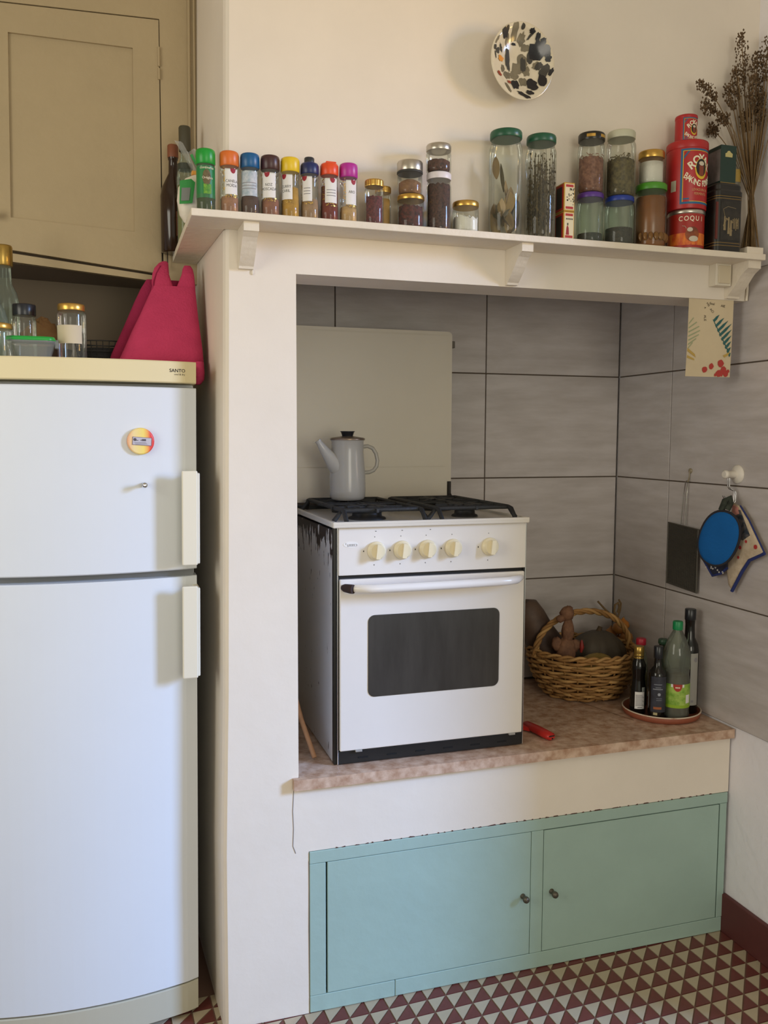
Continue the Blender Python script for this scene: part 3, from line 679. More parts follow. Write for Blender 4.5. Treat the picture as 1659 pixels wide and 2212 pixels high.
VIO = mat('purple_lid', (86, 50, 140), 0.4); BLU = mat('blue_lid', (30, 58, 150), 0.4); GRN = mat('grass_green_lid', (74, 146, 40), 0.4)
jar('purple_lid_jar', 'nearly empty jar with a purple lid, under the jar of dried red flakes', 'jar', (1.039, -0.062, ZS), 0.0375, 0.139, 0.014, VIO, neck=0.0345, lid_r=0.0365, sh=0.80, fill=0.20, fill_mat=seedmat('dark_seed', (70, 66, 58), (40, 38, 34)), gl=GLASSG, group='stacked pantry jars')
t = jar('flake_jar', 'jar with a black and gold lid half full of reddish dried flakes', 'jar', (1.039, -0.062, ZS+0.1395), 0.0375, 0.163, 0.020, mat('black_lid', (34, 32, 26), 0.3), neck=0.0335, lid_r=0.0365, sh=0.78, fill=0.56, fill_mat=seedmat('flakes', (158, 112, 88), (104, 62, 48), 90), mound=0.008, lump=0.012, group='stacked pantry jars')
obj('lid_band', MB().patch(0.0376, -0.9, -0.25, 0.148, 0.156).patch(0.0376, 0.2, 0.8, 0.148, 0.156), GOLD, t)
def strands(t, r, z0, z1, n, m, seed):
    rng = random.Random(seed); b = MB()
    for k in range(n):
        a = rng.random()*2*PI; rr = r*math.sqrt(rng.random()); z = z0+(z1-z0)*rng.random(); p = Vector((rr*math.cos(a), rr*math.sin(a), z))
        d = Vector((rng.random()-0.5, rng.random()-0.5, (rng.random()-0.5)*0.8))*0.026
        q = p+d; h = math.hypot(q.x, q.y)
        if h > r: q.x *= r/h; q.y *= r/h
        b.tube([p, (p+q)/2+Vector((0, 0, 0.002)), q], 0.0010, 4)
    o = obj('dried_strands', b, m, t); o['kind'] = 'stuff'
strands(t, 0.0335, 0.02, 0.105, 260, mat('flake_strand', (176, 128, 100), 0.8, var=0.3, vscale=50), 1)
jar('blue_lid_jar', 'jar with a blue lid and a little dark spice, under the olive herb jar', 'jar', (1.134, -0.062, ZS), 0.0415, 0.137, 0.014, BLU, neck=0.038, lid_r=0.040, sh=0.80, fill=0.36, fill_mat=seedmat('dark_spice', (78, 60, 48), (46, 36, 30)), gl=GLASSG, group='stacked pantry jars')
t = jar('olive_herb_jar', 'jar with a pale lid half full of olive-green dried herbs', 'jar', (1.135, -0.062, ZS+0.1375), 0.0415, 0.180, 0.020, mat('pale_lid', (196, 196, 172), 0.5), neck=0.036, lid_r=0.0385, sh=0.80, fill=0.54, fill_mat=seedmat('olive_herb', (122, 108, 66), (70, 64, 38), 90), mound=0.012, lump=0.014, group='stacked pantry jars')
strands(t, 0.037, 0.02, 0.115, 260, mat('herb_strand', (138, 122, 78), 0.8, var=0.4, vscale=50), 2)
AMBER = mat('amber_honey', (150, 92, 36), 0.25, var=0.25, vscale=12)
t = jar('honey_jar', 'big faceted jar of amber honey with a grass-green lid', 'jar', (1.238, -0.062, ZS), 0.0445, 0.181, 0.018, GRN, neck=0.0405, lid_r=0.0435, sh=0.78, fill=0.80, fill_mat=AMBER, group='stacked pantry jars')
mb = MB()
for k in range(12): mb.merge(MB().blob((0.0445*math.sin(-1.2+0.34*k), -0.0445*math.cos(-1.2+0.34*k), 0.030), (0.009, 0.003, 0.012), 8, 6))
obj('glass_bosses', mb, glass('amber_glass', (196, 150, 90), 0.8, 0.05, 0.3), t)
jar('flour_jar', 'jar with a gold lid full of white powder, on the amber honey jar', 'jar', (1.236, -0.062, ZS+0.1815), 0.0365, 0.092, 0.020, GOLD, neck=0.034, lid_r=0.0362, sh=0.70, fill=0.66, fill_mat=SALT, group='stacked pantry jars')

# ---- red baking powder tins and the orange tin under them
TINRED = mat('tin_bright_red', (178, 34, 36), 0.4, var=0.08, vscale=20); TBLUE = mat('tin_blue', (38, 98, 140), 0.5); TYEL = mat('tin_yellow', (222, 190, 52), 0.5)
def baking_tin(name, label, loc, r, h, lid_h, th_off, big):
    t = thing(name, label, 'tin', loc, 'red baking powder tins')
    obj('tin_body', MB().lathe([(r*0.97, 0), (r*0.985, 0.002), (r*0.985, h-lid_h)], 40), TINRED, t)
    obj('lid', MB().lathe([(r, h-lid_h), (r*1.01, h-lid_h+0.001), (r*1.01, h-0.003), (r*0.985, h), (r*0.9, h-0.002), (r*0.5, h-0.002)], 40), TINRED, t)
    rl = r*0.99; half = 1.05; A = th_off
    z0, z1 = h*0.06, h-lid_h-h*0.02
    k = r/0.058
    b = MB()                                                     # blue frame of the label
    b.patch(rl, A-half, A+half, z0, z0+0.006*k).patch(rl, A-half, A+half, z1-0.005*k, z1)
    b.patch(rl, A-half, A-half+0.10, z0, z1, n=3).patch(rl, A+half-0.10, A+half, z0, z1, n=3)
    b.patch(rl, A-half+0.10, A-half+0.45, z0+0.012*k, z0+0.016*k)
    for s_ in (-1, 1):
        for q in range(8):
            b.patch(rl, A+s_*(half-0.10-0.045*q)-0.035, A+s_*(half-0.10-0.045*q)+0.035, z1-0.031*k+0.0032*k*q, z1-0.026*k+0.0032*k*q, n=2)
    fr_ = obj('label_frame', b, TBLUE, t)
    b = MB().patch(rl+0.0002, A-half+0.11, A-half+0.14, z0+0.006*k, z1-0.006*k, n=2).patch(rl+0.0002, A-half+0.11, A+half-0.11, z1-0.007*k, z1-0.0055*k).patch(rl+0.0002, A-half+0.45, A+half-0.11, z0+0.006*k, z0+0.0075*k)
    obj('label_line', b, TYEL, fr_)
    b = MB(); zc_ = z1-0.040*k if big else z1-0.016*k
    arc = 0.020*k
    for i, ch in enumerate('ROYAL'):
        u = (i-2)/2; a = A+u*0.52
        text_cyl(b, ch, 0.030*k, rl+0.0006, a, (h*0.72 if big else h*0.70)-arc*u*u, rot=-u*0.62, bold=0.03)
    zb = h*0.405 if big else h*0.20
    W = 'BAKING POWDER'
    for i, ch in enumerate(W):
        if ch == ' ': continue
        u = (i-6)/6; a = A+u*0.78
        text_cyl(b, ch, 0.0175*k, rl+0.0006, a, zb-0.010*k*(1-u*u)+0.012*k*u*u, rot=u*0.5, tall=1.35, bold=0.02)
    obj('lettering', b, LETW, t)
    zm = h*0.575 if big else h*0.45
    m1 = obj('medallion', MB().cyl_oval(rl+0.0004, A, zm, 0.36, 0.029*k), TYEL, t)
    obj('medallion_dark', MB().cyl_oval(rl+0.0008, A, zm+0.003*k, 0.31, 0.024*k), mat('tin_black', (40, 30, 26), 0.6), m1)
    b = MB().patch(rl+0.0012, A-0.14, A+0.14, zm-0.020*k, zm+0.008*k, n=4); obj('pictured_tin', b, mat('tin_brown', (132, 62, 42), 0.6), m1)
    obj('pictured_lid', MB().cyl_oval(rl+0.0013, A, zm+0.014*k, 0.16, 0.006*k), mat('tin_paleprint', (206, 196, 176), 0.6), m1)
    if big:
        b = MB(); text_cyl(b, 'LEVADURA EN', 0.0085, rl+0.0006, A, h*0.265, tall=1.2); text_cyl(b, 'FERMENTO', 0.0085, rl+0.0006, A, h*0.205, tall=1.2)
        obj('small_lettering', b, mat('tan_lettering', (214, 170, 120), 0.6), t)
        obj('price_sticker', MB().patch(rl+0.0008, A-1.55, A-1.25, h*0.26, h*0.42), mat('sticker_pale', (176, 170, 150), 0.7), t)
    return t
# orange cocoa tin at the bottom
oc = thing('cocoa_tin', 'orange and red tin reading COQUI, under the big red tin', 'tin', (1.360, -0.0615, ZS))
R0 = 0.0525
obj('tin_body', MB().lathe([(R0*0.985, 0.001), (R0*0.985, 0.102)], 40), mat('coqui_red', (158, 38, 28), 0.4), oc)
mb = MB().lathe([(R0*0.98, 0), (R0*1.01, 0.001), (R0*1.01, 0.004), (R0*0.985, 0.005)], 40).lathe([(R0*0.985, 0.101), (R0*1.02, 0.103), (R0*1.02, 0.111), (R0*0.98, 0.114), (R0*0.6, 0.113)], 40)
obj('rim', mb, SILV, oc)
ob = obj('orange_band', MB().patch(R0*0.99, -2.4, 2.4, 0.012, 0.046, n=60), mat('coqui_orange', (222, 128, 40), 0.5, col2=(190, 66, 32), vscale=110, stretch=(1, 1, 0.35)), oc)
mb = MB()
for i, ch in enumerate('COQUI'): text_cyl(mb, ch, 0.0175, R0*0.995, -0.92+0.31*i, 0.086, rot=-0.04, tall=1.1, bold=0.01)
obj('lettering', mb, LETW, oc)
def dsk(a, z, ra, rz, rad): return MB().cyl_oval(rad, a, z, ra, rz)
dm = obj('round_picture', dsk(-0.26, 0.042, 0.40, 0.021, R0*0.996), mat('picture_brown', (150, 78, 38), 0.6, col2=(104, 48, 28), vscale=40), oc)
obj('pictured_cup', dsk(-0.18, 0.029, 0.27, 0.008, R0*0.999).merge(dsk(-0.40, 0.055, 0.16, 0.006, R0*0.999)).merge(MB().tube([((R0)*math.sin(a), -(R0)*math.cos(a), z) for a, z in ((-0.82, 0.066), (-0.68, 0.065), (-0.6, 0.058))], 0.0007, 4)), mat('picture_pale', (196, 186, 168), 0.6), dm)
baking_tin('baking_powder_tin', 'big red ROYAL baking powder tin standing on the orange tin', (1.357, -0.0615, ZS+0.1145), 0.0585, 0.192, 0.022, 0.12, True)
baking_tin('small_baking_tin', 'small red ROYAL baking powder tin on top of the big one', (1.350, -0.0615, ZS+0.307), 0.0315, 0.0775, 0.008, 0.15, False)

# ---- dark tea caddies, glass, dried stalks
tc = thing('tea_caddy', 'black and gold tea caddy printed with a garden scene, beside the red tins', 'tin', (1.4720, -0.062, ZS), None, (0, 0, 0.0))
CAD = mat('caddy_black', (34, 32, 28), 0.35, var=0.2, vscale=20)
W, D, H = 0.0475, 0.052, 0.196
obj('tin_body', MB().loft([rrect(W, D, 0.016, 0.0), rrect(W, D, 0.016, 0.160)], smooth=False), CAD, tc)
obj('lid', MB().loft([rrect(W*1.02, D*1.02, 0.017, 0.160), rrect(W*1.02, D*1.02, 0.017, 0.172), rrect(W*0.95, D*0.95, 0.016, 0.178), rrect(W*0.95, D*0.95, 0.016, 0.190), rrect(W*0.88, D*0.88, 0.016, H)], smooth=False), CAD, tc)
for z, o_ in ((0.016, 1.006), (0.024, 1.006), (0.150, 1.006), (0.157, 1.006)):
    obj('gold_line', MB().loft([rrect(W*o_, D*o_, 0.016, z), rrect(W*o_, D*o_, 0.016, z+0.0014)], smooth=False), mat('dull_gold', (150, 122, 66), 0.5, 0.4), tc)
sp_ = obj('scene_panel', MB().box(-0.031, 0.036, -D-0.0008, -D+0.001, 0.032, 0.142), mat('caddy_scene', (50, 46, 38), 0.5, col2=(30, 28, 24), vscale=40), tc)
mb = MB(); rng = random.Random(5)
for k in range(16):
    x, z = -0.022+0.05*rng.random(), 0.055+0.04*rng.random(); mb.octa((x, -D-0.0008, z), 0.0016+0.002*rng.random())
for k in range(6): mb.box(0.012+0.0034*k, 0.0136+0.0034*k, -D-0.0013, -D-0.0006, 0.066, 0.094+0.003*(k % 2))
for x, z0, z1 in ((-0.004, 0.05, 0.098), (0.004, 0.045, 0.09), (-0.018, 0.06, 0.10)): mb.prism([(x-0.004, z0), (x+0.004, z0), (x+0.002, z1), (x-0.002, z1)], 'y', -D-0.0013, -D-0.0006)
mb.tube([(-0.022, -D-0.001, 0.07), (-0.018, -D-0.001, 0.10), (-0.024, -D-0.001, 0.12), (-0.008, -D-0.001, 0.128), (0.02, -D-0.001, 0.124)], 0.0008, 4)
obj('printed_figures', mb, mat('caddy_print', (140, 124, 92), 0.6), sp_)
obj('red_strip', MB().box(-0.046, -0.036, -D+0.002, -D+0.0055, 0.034, 0.140).xf(Matrix.Translation((0, 0, 0))), mat('caddy_red', (96, 40, 32), 0.6), tc)
gb = thing('green_tea_box', 'small dark green box with a pale emblem, standing on the tea caddy', 'box', (1.4660, -0.066, ZS+0.1965))
DG = mat('dark_green_card', (24, 52, 44), 0.45)
obj('box_body', MB().box(-0.026, 0.028, -0.040, 0.040, 0, 0.108, bev=0.0012), DG, gb)
obj('side_panel', MB().box(-0.0266, -0.0255, -0.038, 0.038, 0.006, 0.096), mat('grey_card', (140, 134, 132), 0.6, col2=(86, 88, 82), vscale=12), gb)
obj('emblem', MB().prism([(-0.011, 0.074), (0.013, 0.074), (0.014, 0.084), (0.008, 0.087), (0.003, 0.092), (-0.003, 0.091), (-0.006, 0.086), (-0.011, 0.084)], 'y', -0.0408, -0.0398), mat('emblem_gold', (190, 180, 120), 0.5), gb)
obj('gold_edge', MB().box(-0.0255, 0.0275, -0.0406, -0.0395, 0.0005, 0.0022), mat('dull_gold', (150, 122, 66), 0.5, 0.4), gb)
gj = thing('spice_glass', 'narrow clear glass with a yellow label behind the green box', 'glass', (1.552, -0.026, ZS))
obj('glass', MB().lathe([(0.017, 0), (0.019, 0.004), (0.019, 0.27), (0.016, 0.285), (0.016, 0.30)], 20), GLASS, gj)
obj('yellow_label', MB().patch(0.0193, -1.2, 1.2, 0.225, 0.262), mat('ochre_label', (170, 142, 66), 0.6), gj)

ds = thing('dried_stalks', 'tall bunch of brown dried seed stalks standing in the right corner of the shelf', 'dried flowers', (1.600, -0.045, ZS))
STK = mat('dried_stalk', (132, 106, 70), 0.8, var=0.25, vscale=30); HEAD = mat('seed_head', (104, 82, 56), 0.9, var=0.35, vscale=60)
rng = random.Random(21)
heads = [  # tip (x, y, z) world and droop, length of head
    ((1.540, -0.05, 2.832), 0.0, 0.13), ((1.528, -0.045, 2.735), 0.0, 0.10), ((1.392, -0.06, 2.665), 0.9, 0.13), ((1.418, -0.05, 2.612), 0.9, 0.10), ((1.455, -0.075, 2.575), 0.8, 0.09),
    ((1.500, -0.05, 2.675), 0.2, 0.10), ((1.600, -0.05, 2.785), 0.0, 0.08), ((1.624, -0.07, 2.83), 0.0, 0.12), ((1.560, -0.08, 2.70), 0.1, 0.12), ((1.612, -0.06, 2.66), 0.0, 0.12),
    ((1.628, -0.03, 2.72), 0.0, 0.12), ((1.468, -0.022, 2.560), 0.4, 0.035), ((1.585, -0.03, 2.62), 0.0, 0.10)]
Ls = (-1.600, 0.045, -ZS)
mb = MB()
def stalk(tip, droop, base):
    x, y, z = tip; bx, by = base; out = []
    waist = Vector((1.604+(x-1.604)*0.08, -0.045+(y+0.045)*0.2, ZS+0.19))
    p0 = Vector((bx, by, ZS+0.001))
    for k in range(4): out.append(p0.lerp(waist, k/4))
    for k in range(9):
        t_ = k/8; p = waist.lerp(Vector((x, y, z)), t_)
        p.z += droop*0.075*math.sin(PI*t_); out.append(p)
    return out
for tip, droop, hl in heads:
    pts = stalk(tip, droop, (1.588+0.04*rng.random(), -0.07+0.05*rng.random())); mb.tube(pts, 0.0013, 5)
    hb = MB()
    P = [Vector(p) for p in pts]
    for k in range(170):
        u = rng.random(); s_ = 1-(hl/0.42)*u
        f_ = 4+s_*8; i0 = min(int(f_), len(P)-2); c = P[i0].lerp(P[i0+1], f_-i0)
        sp = 0.005+0.0150*math.sin(PI*min(u*0.9+0.12, 1))
        hb.octa((c.x+(rng.random()-0.5)*2*sp, c.y+(rng.random()-0.5)*1.4*sp, c.z+(rng.random()-0.5)*2*sp), 0.0019+0.0020*rng.random())
    for v_i, p in enumerate(hb.v): hb.v[v_i] = (min(p[0], 1.637), p[1], p[2])
    obj('seed_head', hb, HEAD, ds, Ls)
for k in range(60):
    tip = (1.604+(rng.random()-0.62)*0.15, -0.045+(rng.random()-0.5)*0.07, 2.50+0.22*rng.random())
    tip = (min(tip[0], 1.634), tip[1], tip[2]); mb.tube(stalk(tip, 0, (1.583+0.05*rng.random(), -0.08+0.07*rng.random())), 0.0010+0.0005*rng.random(), 4)
for v_i, p in enumerate(mb.v): mb.v[v_i] = (min(p[0], 1.637), min(p[1], -0.001), p[2])
o = obj('stems', mb, STK, ds, Ls); o['kind'] = 'stuff'

# ---- packet and bottles on the side board of the shelf
pk = thing('seed_packet', 'white packet with a green label, gathered with an orange clip, at the shelf corner', 'packet', (-0.060, 0.045, ZS))
Lp = (0.060, -0.045, -ZS)
mb = MB().loft([sect(-0.078, -0.030, 0.045, 0.010, ZS+0.001, p=2.2), sect(-0.090, -0.022, 0.045, 0.022, ZS+0.020, p=2.2), sect(-0.096, -0.018, 0.045, 0.026, ZS+0.055, p=2.2),
                sect(-0.092, -0.018, 0.045, 0.022, ZS+0.088, p=2.2), sect(-0.074, -0.022, 0.045, 0.014, ZS+0.112, p=2.2), sect(-0.050, -0.026, 0.045, 0.007, ZS+0.124, p=2.2)])
obj('pouch', mb, mat('packet_white', (222, 214, 198), 0.45, bump=0.4, bscale=25), pk, Lp)
def on_pouch(poly, off=0.0012):
    return MB().add([(x, 0.045-0.0265+off*0-0.002-0.0035*(1-((x+0.057)/0.04)**2), ZS+z) for x, z in poly], [tuple(range(len(poly)))])
gl_ = obj('green_label', on_pouch([(-0.092, 0.040), (-0.060, 0.044), (-0.052, 0.096), (-0.062, 0.104), (-0.090, 0.098)]), mat('label_green', (44, 140, 62), 0.5), pk, Lp)
mb = on_pouch([(-0.088, 0.048), (-0.068, 0.050), (-0.064, 0.082), (-0.086, 0.080)]); mb.v = [(x, y-0.0012, z) for x, y, z in mb.v]
obj('grey_picture', mb, mat('label_grey', (120, 124, 118), 0.6), gl_, (0, 0, 0))
obj('green_side', MB().loft([sect(-0.030, -0.010, 0.047, 0.012, ZS+0.002), sect(-0.026, -0.006, 0.047, 0.016, ZS+0.06), sect(-0.024, -0.012, 0.045, 0.01, ZS+0.105)]), mat('label_green', (44, 140, 62), 0.5), pk, Lp)
obj('clip', MB().box(-0.058, -0.018, 0.036, 0.054, ZS+0.122, ZS+0.132, bev=0.002), mat('orange_clip', (226, 160, 70), 0.45), pk, Lp)
FILM = glass('packet_film', (226, 226, 220), 0.8, 0.12, 0.28)
m = MB(); n = 12; lo, hi = [], []
for i in range(n+1):
    t_ = i/n; lo.append((-0.056+0.034*t_, 0.045+0.004*math.sin(t_*12), ZS+0.131)); hi.append((-0.100+0.062*t_, 0.045+0.012*math.sin(t_*14), ZS+0.205-0.03*t_+0.006*math.sin(9*t_)))
m.add(lo+hi, [(i, i+1, n+2+i, n+1+i) for i in range(n)], 0, True); obj('gathered_top', m, FILM, pk, Lp)
obj('green_strip', MB().prism([(-0.034, ZS+0.132), (-0.026, ZS+0.132), (-0.036, ZS+0.188), (-0.046, ZS+0.184)], 'y', 0.034, 0.036).prism([(-0.044, ZS+0.136), (-0.038, ZS+0.134), (-0.056, ZS+0.172), (-0.062, ZS+0.168)], 'y', 0.033, 0.035), mat('label_green', (44, 140, 62), 0.5), pk, Lp)

br = thing('brown_bottle', 'dark brown glass bottle at the back end of the shelf by the cupboard', 'bottle', (-0.074, 0.438, ZS))
obj('glass', MB().lathe([(0.034, 0), (0.0385, 0.004), (0.0385, 0.165), (0.034, 0.190), (0.014, 0.232), (0.0125, 0.27), (0.0145, 0.272), (0.0145, 0.282)], 26), mat('brown_glass', (48, 32, 22), 0.12), br)
obj('cap', MB().lathe([(0.0155, 0.278), (0.016, 0.280), (0.016, 0.312), (0.014, 0.315)], 20), mat('rust_cap', (130, 76, 50), 0.5), br)
obj('paper_label', MB().patch(0.0388, 0.1, 1.5, 0.045, 0.115), mat('amber_label', (116, 66, 30), 0.6, var=0.4, vscale=40), br)
cl = thing('oil_bottle', 'clear glass bottle with a dark cap and yellow oil on the side of the shelf', 'bottle', (-0.048, 0.335, ZS))
obj('glass', MB().lathe([(0.022, 0), (0.0245, 0.004), (0.0245, 0.195), (0.020, 0.225), (0.0125, 0.25), (0.0125, 0.285)], 26), GLASSG, cl)
obj('oil', MB().lathe([(0.0205, 0.004), (0.0225, 0.008), (0.0225, 0.172), (0.002, 0.172)], 24), mat('yellow_oil', (150, 142, 86), 0.3), cl)
obj('cap', MB().lathe([(0.0165, 0.268), (0.017, 0.27), (0.017, 0.333), (0.015, 0.337)], 20), mat('olive_cap', (70, 66, 50), 0.5), cl)
obj('neck_band', MB().patch(0.0218, -PI, PI, 0.216, 0.232, n=24), mat('dark_band', (52, 58, 46), 0.5), cl)

# ================================================================== PLATE
pl = thing('wall_plate', 'white plate with black and grey painted splashes hanging on the upper wall', 'plate', (0.820, -0.046, 2.656))
pl.scale = (0.97, 1, 0.95)
pl.rotation_euler = (math.radians(4), 0, math.radians(6.5))
obj('dish', MB().lathe_y([(0.104, -0.0155), (0.105, -0.017), (0.1035, -0.0185), (0.092, -0.0135), (0.072, -0.004), (0.060, 0.0), (0.03, 0.002), (0.001, 0.003)], 56, cap0=False).lathe_y([(0.104, -0.0155), (0.09, -0.008), (0.064, 0.005), (0.045, 0.008), (0.044, 0.013), (0.040, 0.008), (0.001, 0.008)], 40, cap0=False), mat('plate_glaze', (222, 212, 186), 0.15, var=0.12, vscale=18), pl)
def splash(px_, py_, rx, rz, rot, seed):
    x, z, rx, rz = (px_-825)/345*0.103, -(py_-645)/425*0.103, rx/385*0.103, rz/385*0.103
    rng = random.Random(seed); pts = []; N = 16
    for i in range(N):
        a = 2*PI*i/N; k = 0.78+0.5*rng.random(); u, v = rx*k*math.cos(a), rz*k*math.sin(a)
        pts.append((x+u*math.cos(rot)-v*math.sin(rot), z+u*math.sin(rot)+v*math.cos(rot)))
    def P(q, t):
        a, b = x+(q[0]-x)*t, z+(q[1]-z)*t; r = math.hypot(a, b)
        if r > 0.1025: a, b, r = a*0.1025/r, b*0.1025/r, 0.1025
        for (r0, y0), (r1, y1) in (((0.0, 0.003), (0.03, 0.002)), ((0.03, 0.002), (0.060, 0.0)), ((0.060, 0.0), (0.072, -0.004)), ((0.072, -0.004), (0.092, -0.0135)), ((0.092, -0.0135), (0.1035, -0.0185))):
            if r <= r1+1e-9: y = y0+(y1-y0)*(r-r0)/(r1-r0); break
        return (a, y-0.0014, b)
    vs = [P(q, t) for t in (1.0, 0.66, 0.33) for q in pts]+[P((x, z), 1)]
    fs = [(k*N+i, k*N+(i+1) % N, (k+1)*N+(i+1) % N, (k+1)*N+i) for k in (0, 1) for i in range(N)]+[(2*N+i, 2*N+(i+1) % N, 3*N) for i in range(N)]
    return MB().add(vs, fs, 0, True)
def splashes(name, L, m, dy=0.0):
    b = MB()
    for k, q in enumerate(L): b.merge(splash(*q, k+len(L)))
    b.v = [(x, y-dy, z) for x, y, z in b.v]; o = obj(name, b, m, pl); o['kind'] = 'stuff'
splashes('grey_splashes', [(735, 330, 38, 92, 0.05), (825, 390, 40, 64, -0.1), (665, 430, 25, 62, 0.1), (870, 470, 52, 36, 0.2), (850, 610, 62, 64, 0), (800, 720, 72, 60, 0.3), (870, 850, 46, 40, 0), (690, 810, 46, 36, 0), (770, 790, 48, 44, 0), (690, 960, 18, 62, 0.6), (540, 460, 12, 46, -0.5), (1000, 640, 46, 30, 0.8), (640, 740, 22, 34, 0), (900, 720, 44, 50, 0.4)], mat('glaze_grey', (128, 120, 98), 0.2, var=0.3, vscale=30))
splashes('dark_grey_splashes', [(690, 640, 26, 112, 0.15), (1030, 640, 30, 56, -0.7), (560, 570, 28, 30, 0), (520, 550, 20, 26, 0), (602, 530, 14, 42, 0.5), (1080, 690, 44, 80, -0.6), (860, 660, 34, 70, 0.1), (930, 560, 34, 60, 0), (810, 265, 22, 30, 0), (535, 625, 8, 36, 0.3), (910, 330, 14, 60, -0.6)], mat('glaze_dark', (66, 64, 58), 0.2), 0.0003)
splashes('black_splashes', [(1010, 470, 92, 92, 0.3), (1085, 470, 40, 60, 0), (975, 530, 60, 50, 0), (960, 860, 62, 60, 0), (1060, 810, 46, 66, 0), (780, 900, 46, 44, 0), (622, 350, 46, 72, 0.1), (915, 285, 30, 26, 0), (980, 340, 24, 44, 0.1), (1110, 545, 30, 36, 0), (1140, 700, 20, 44, -0.5), (930, 965, 42, 24, 0), (860, 1010, 74, 22, -0.4), (745, 455, 28, 15, 0), (1040, 380, 30, 40, 0)], mat('glaze_black', (34, 33, 36), 0.2), 0.0006)
splashes('orange_splash', [(610, 640, 36, 28, -0.3)], mat('glaze_orange', (220, 148, 54), 0.2), 0.0004)
splashes('red_splashes', [(590, 815, 30, 20, -0.4), (715, 880, 28, 14, -0.2)], mat('glaze_red', (150, 66, 44), 0.2), 0.0004)
obj('hanger', MB().tube([(0, 0.008, 0.06), (0, 0.030, 0.10), (0, 0.043, 0.085)], 0.0015, 5), STEEL, pl)

# ================================================================== COUNTER AND BASE CABINET
ct = thing('counter_slab', 'pinkish brown stone counter slab filling the niche under the cooker', 'counter', (0.9, 0.3, 0.665))
mb = MB().prism([(0.206, YB-0.001), (0.206, -0.001), (0.187, -0.001), (0.187, -0.021), (XR-0.0005, -0.021), (XR-0.0005, YB-0.001)], 'z', 0.0, 0.030)
obj('slab', mb, STONE, ct, (-0.9, -0.3, 0))
obj('joint', MB().tube([(1.30, 0.40, 0.0296), (1.375, 0.15, 0.0296)], 0.0012, 4), mat('joint_dark', (70, 54, 42), 0.9), ct, (-0.9, -0.3, 0))
bc = thing('base_cabinet', 'low sage green two-door cupboard built under the counter', 'cabinet', (0.93, 0, 0))
Lb = (-0.93, 0, 0)
def brd(name, x0, x1, z0, z1, y=-0.003, t=0.02, bev=0.0012): return obj(name, MB().box(x0, x1, y, y+t, z0, z1, bev=bev, seg=1), GREEN, bc, Lb)
brd('top_rail', 0.2335, 1.637, 0.4415, 0.4765); brd('bottom_rail', 0.2335, 0.487, 0.002, 0.0505); brd('bottom_rail', 0.4885, 1.630, 0.002, 0.0505)
brd('left_stile', 0.2335, 0.2800, 0.0515, 0.4405); brd('middle_stile', 0.9235, 0.9645, 0.0515, 0.4405); brd('right_stile', 1.6090, 1.635, 0.0515, 0.4405)
obj('carcass', MB().box(0.2335, 1.6345, 0.019, 0.10, 0.002, 0.4765), DARK, bc, Lb)
def kd(x0, x1, z0, z1, kx):
    d = obj('door', MB().box(x0, x1, -0.003, 0.014, z0, z1, bev=0.0012, seg=1), GREEN, bc, Lb)
    obj('knob', MB().lathe_y([(0.0085, 0.0), (0.0075, -0.004), (0.0048, -0.007), (0.0050, -0.014), (0.0095, -0.018), (0.0105, -0.024), (0.0085, -0.029), (0.003, -0.031)], 18, cx=kx, cz=0.241), mat('pewter_knob', (98, 92, 80), 0.4, 0.6), d, (0, -0.003, 0))
kd(0.2850, 0.9220, 0.0525, 0.4400, 0.897); kd(0.9662, 1.6050, 0.0525, 0.4385, 0.995)
# chipped plaster along the cabinet's top edge
mb = MB(); rng = random.Random(9)
for k in range(46):
    x = 0.30+1.28*k/46+0.02*rng.random(); L_c = 0.005+0.022*rng.random()**2
    mb.prism([(x, 0.4770), (x+L_c, 0.4770), (x+L_c*0.9, 0.4785+0.002*rng.random()), (x+L_c*0.2, 0.4785+0.0025*rng.random())], 'y', -0.0012, 0.001)
o = obj('plaster_chips', mb, mat('chip_brown', (86, 58, 50), 0.9), bpy.data.objects['wall_chimney']); o['kind'] = 'stuff'
mb = MB().tube([(0.190, -0.0003, 0.66), (0.187, -0.0003, 0.60), (0.189, -0.0003, 0.55), (0.187, -0.0003, 0.50), (0.195, -0.0003, 0.478)], 0.0011, 4)
mb.tube([(0.232, -0.0003, 0.45), (0.2325, -0.0003, 0.38), (0.2315, -0.0003, 0.25), (0.2325, -0.0003, 0.12)], 0.0013, 4)
struct('trim_6', mb, mat('crack', (140, 132, 126), 0.9))

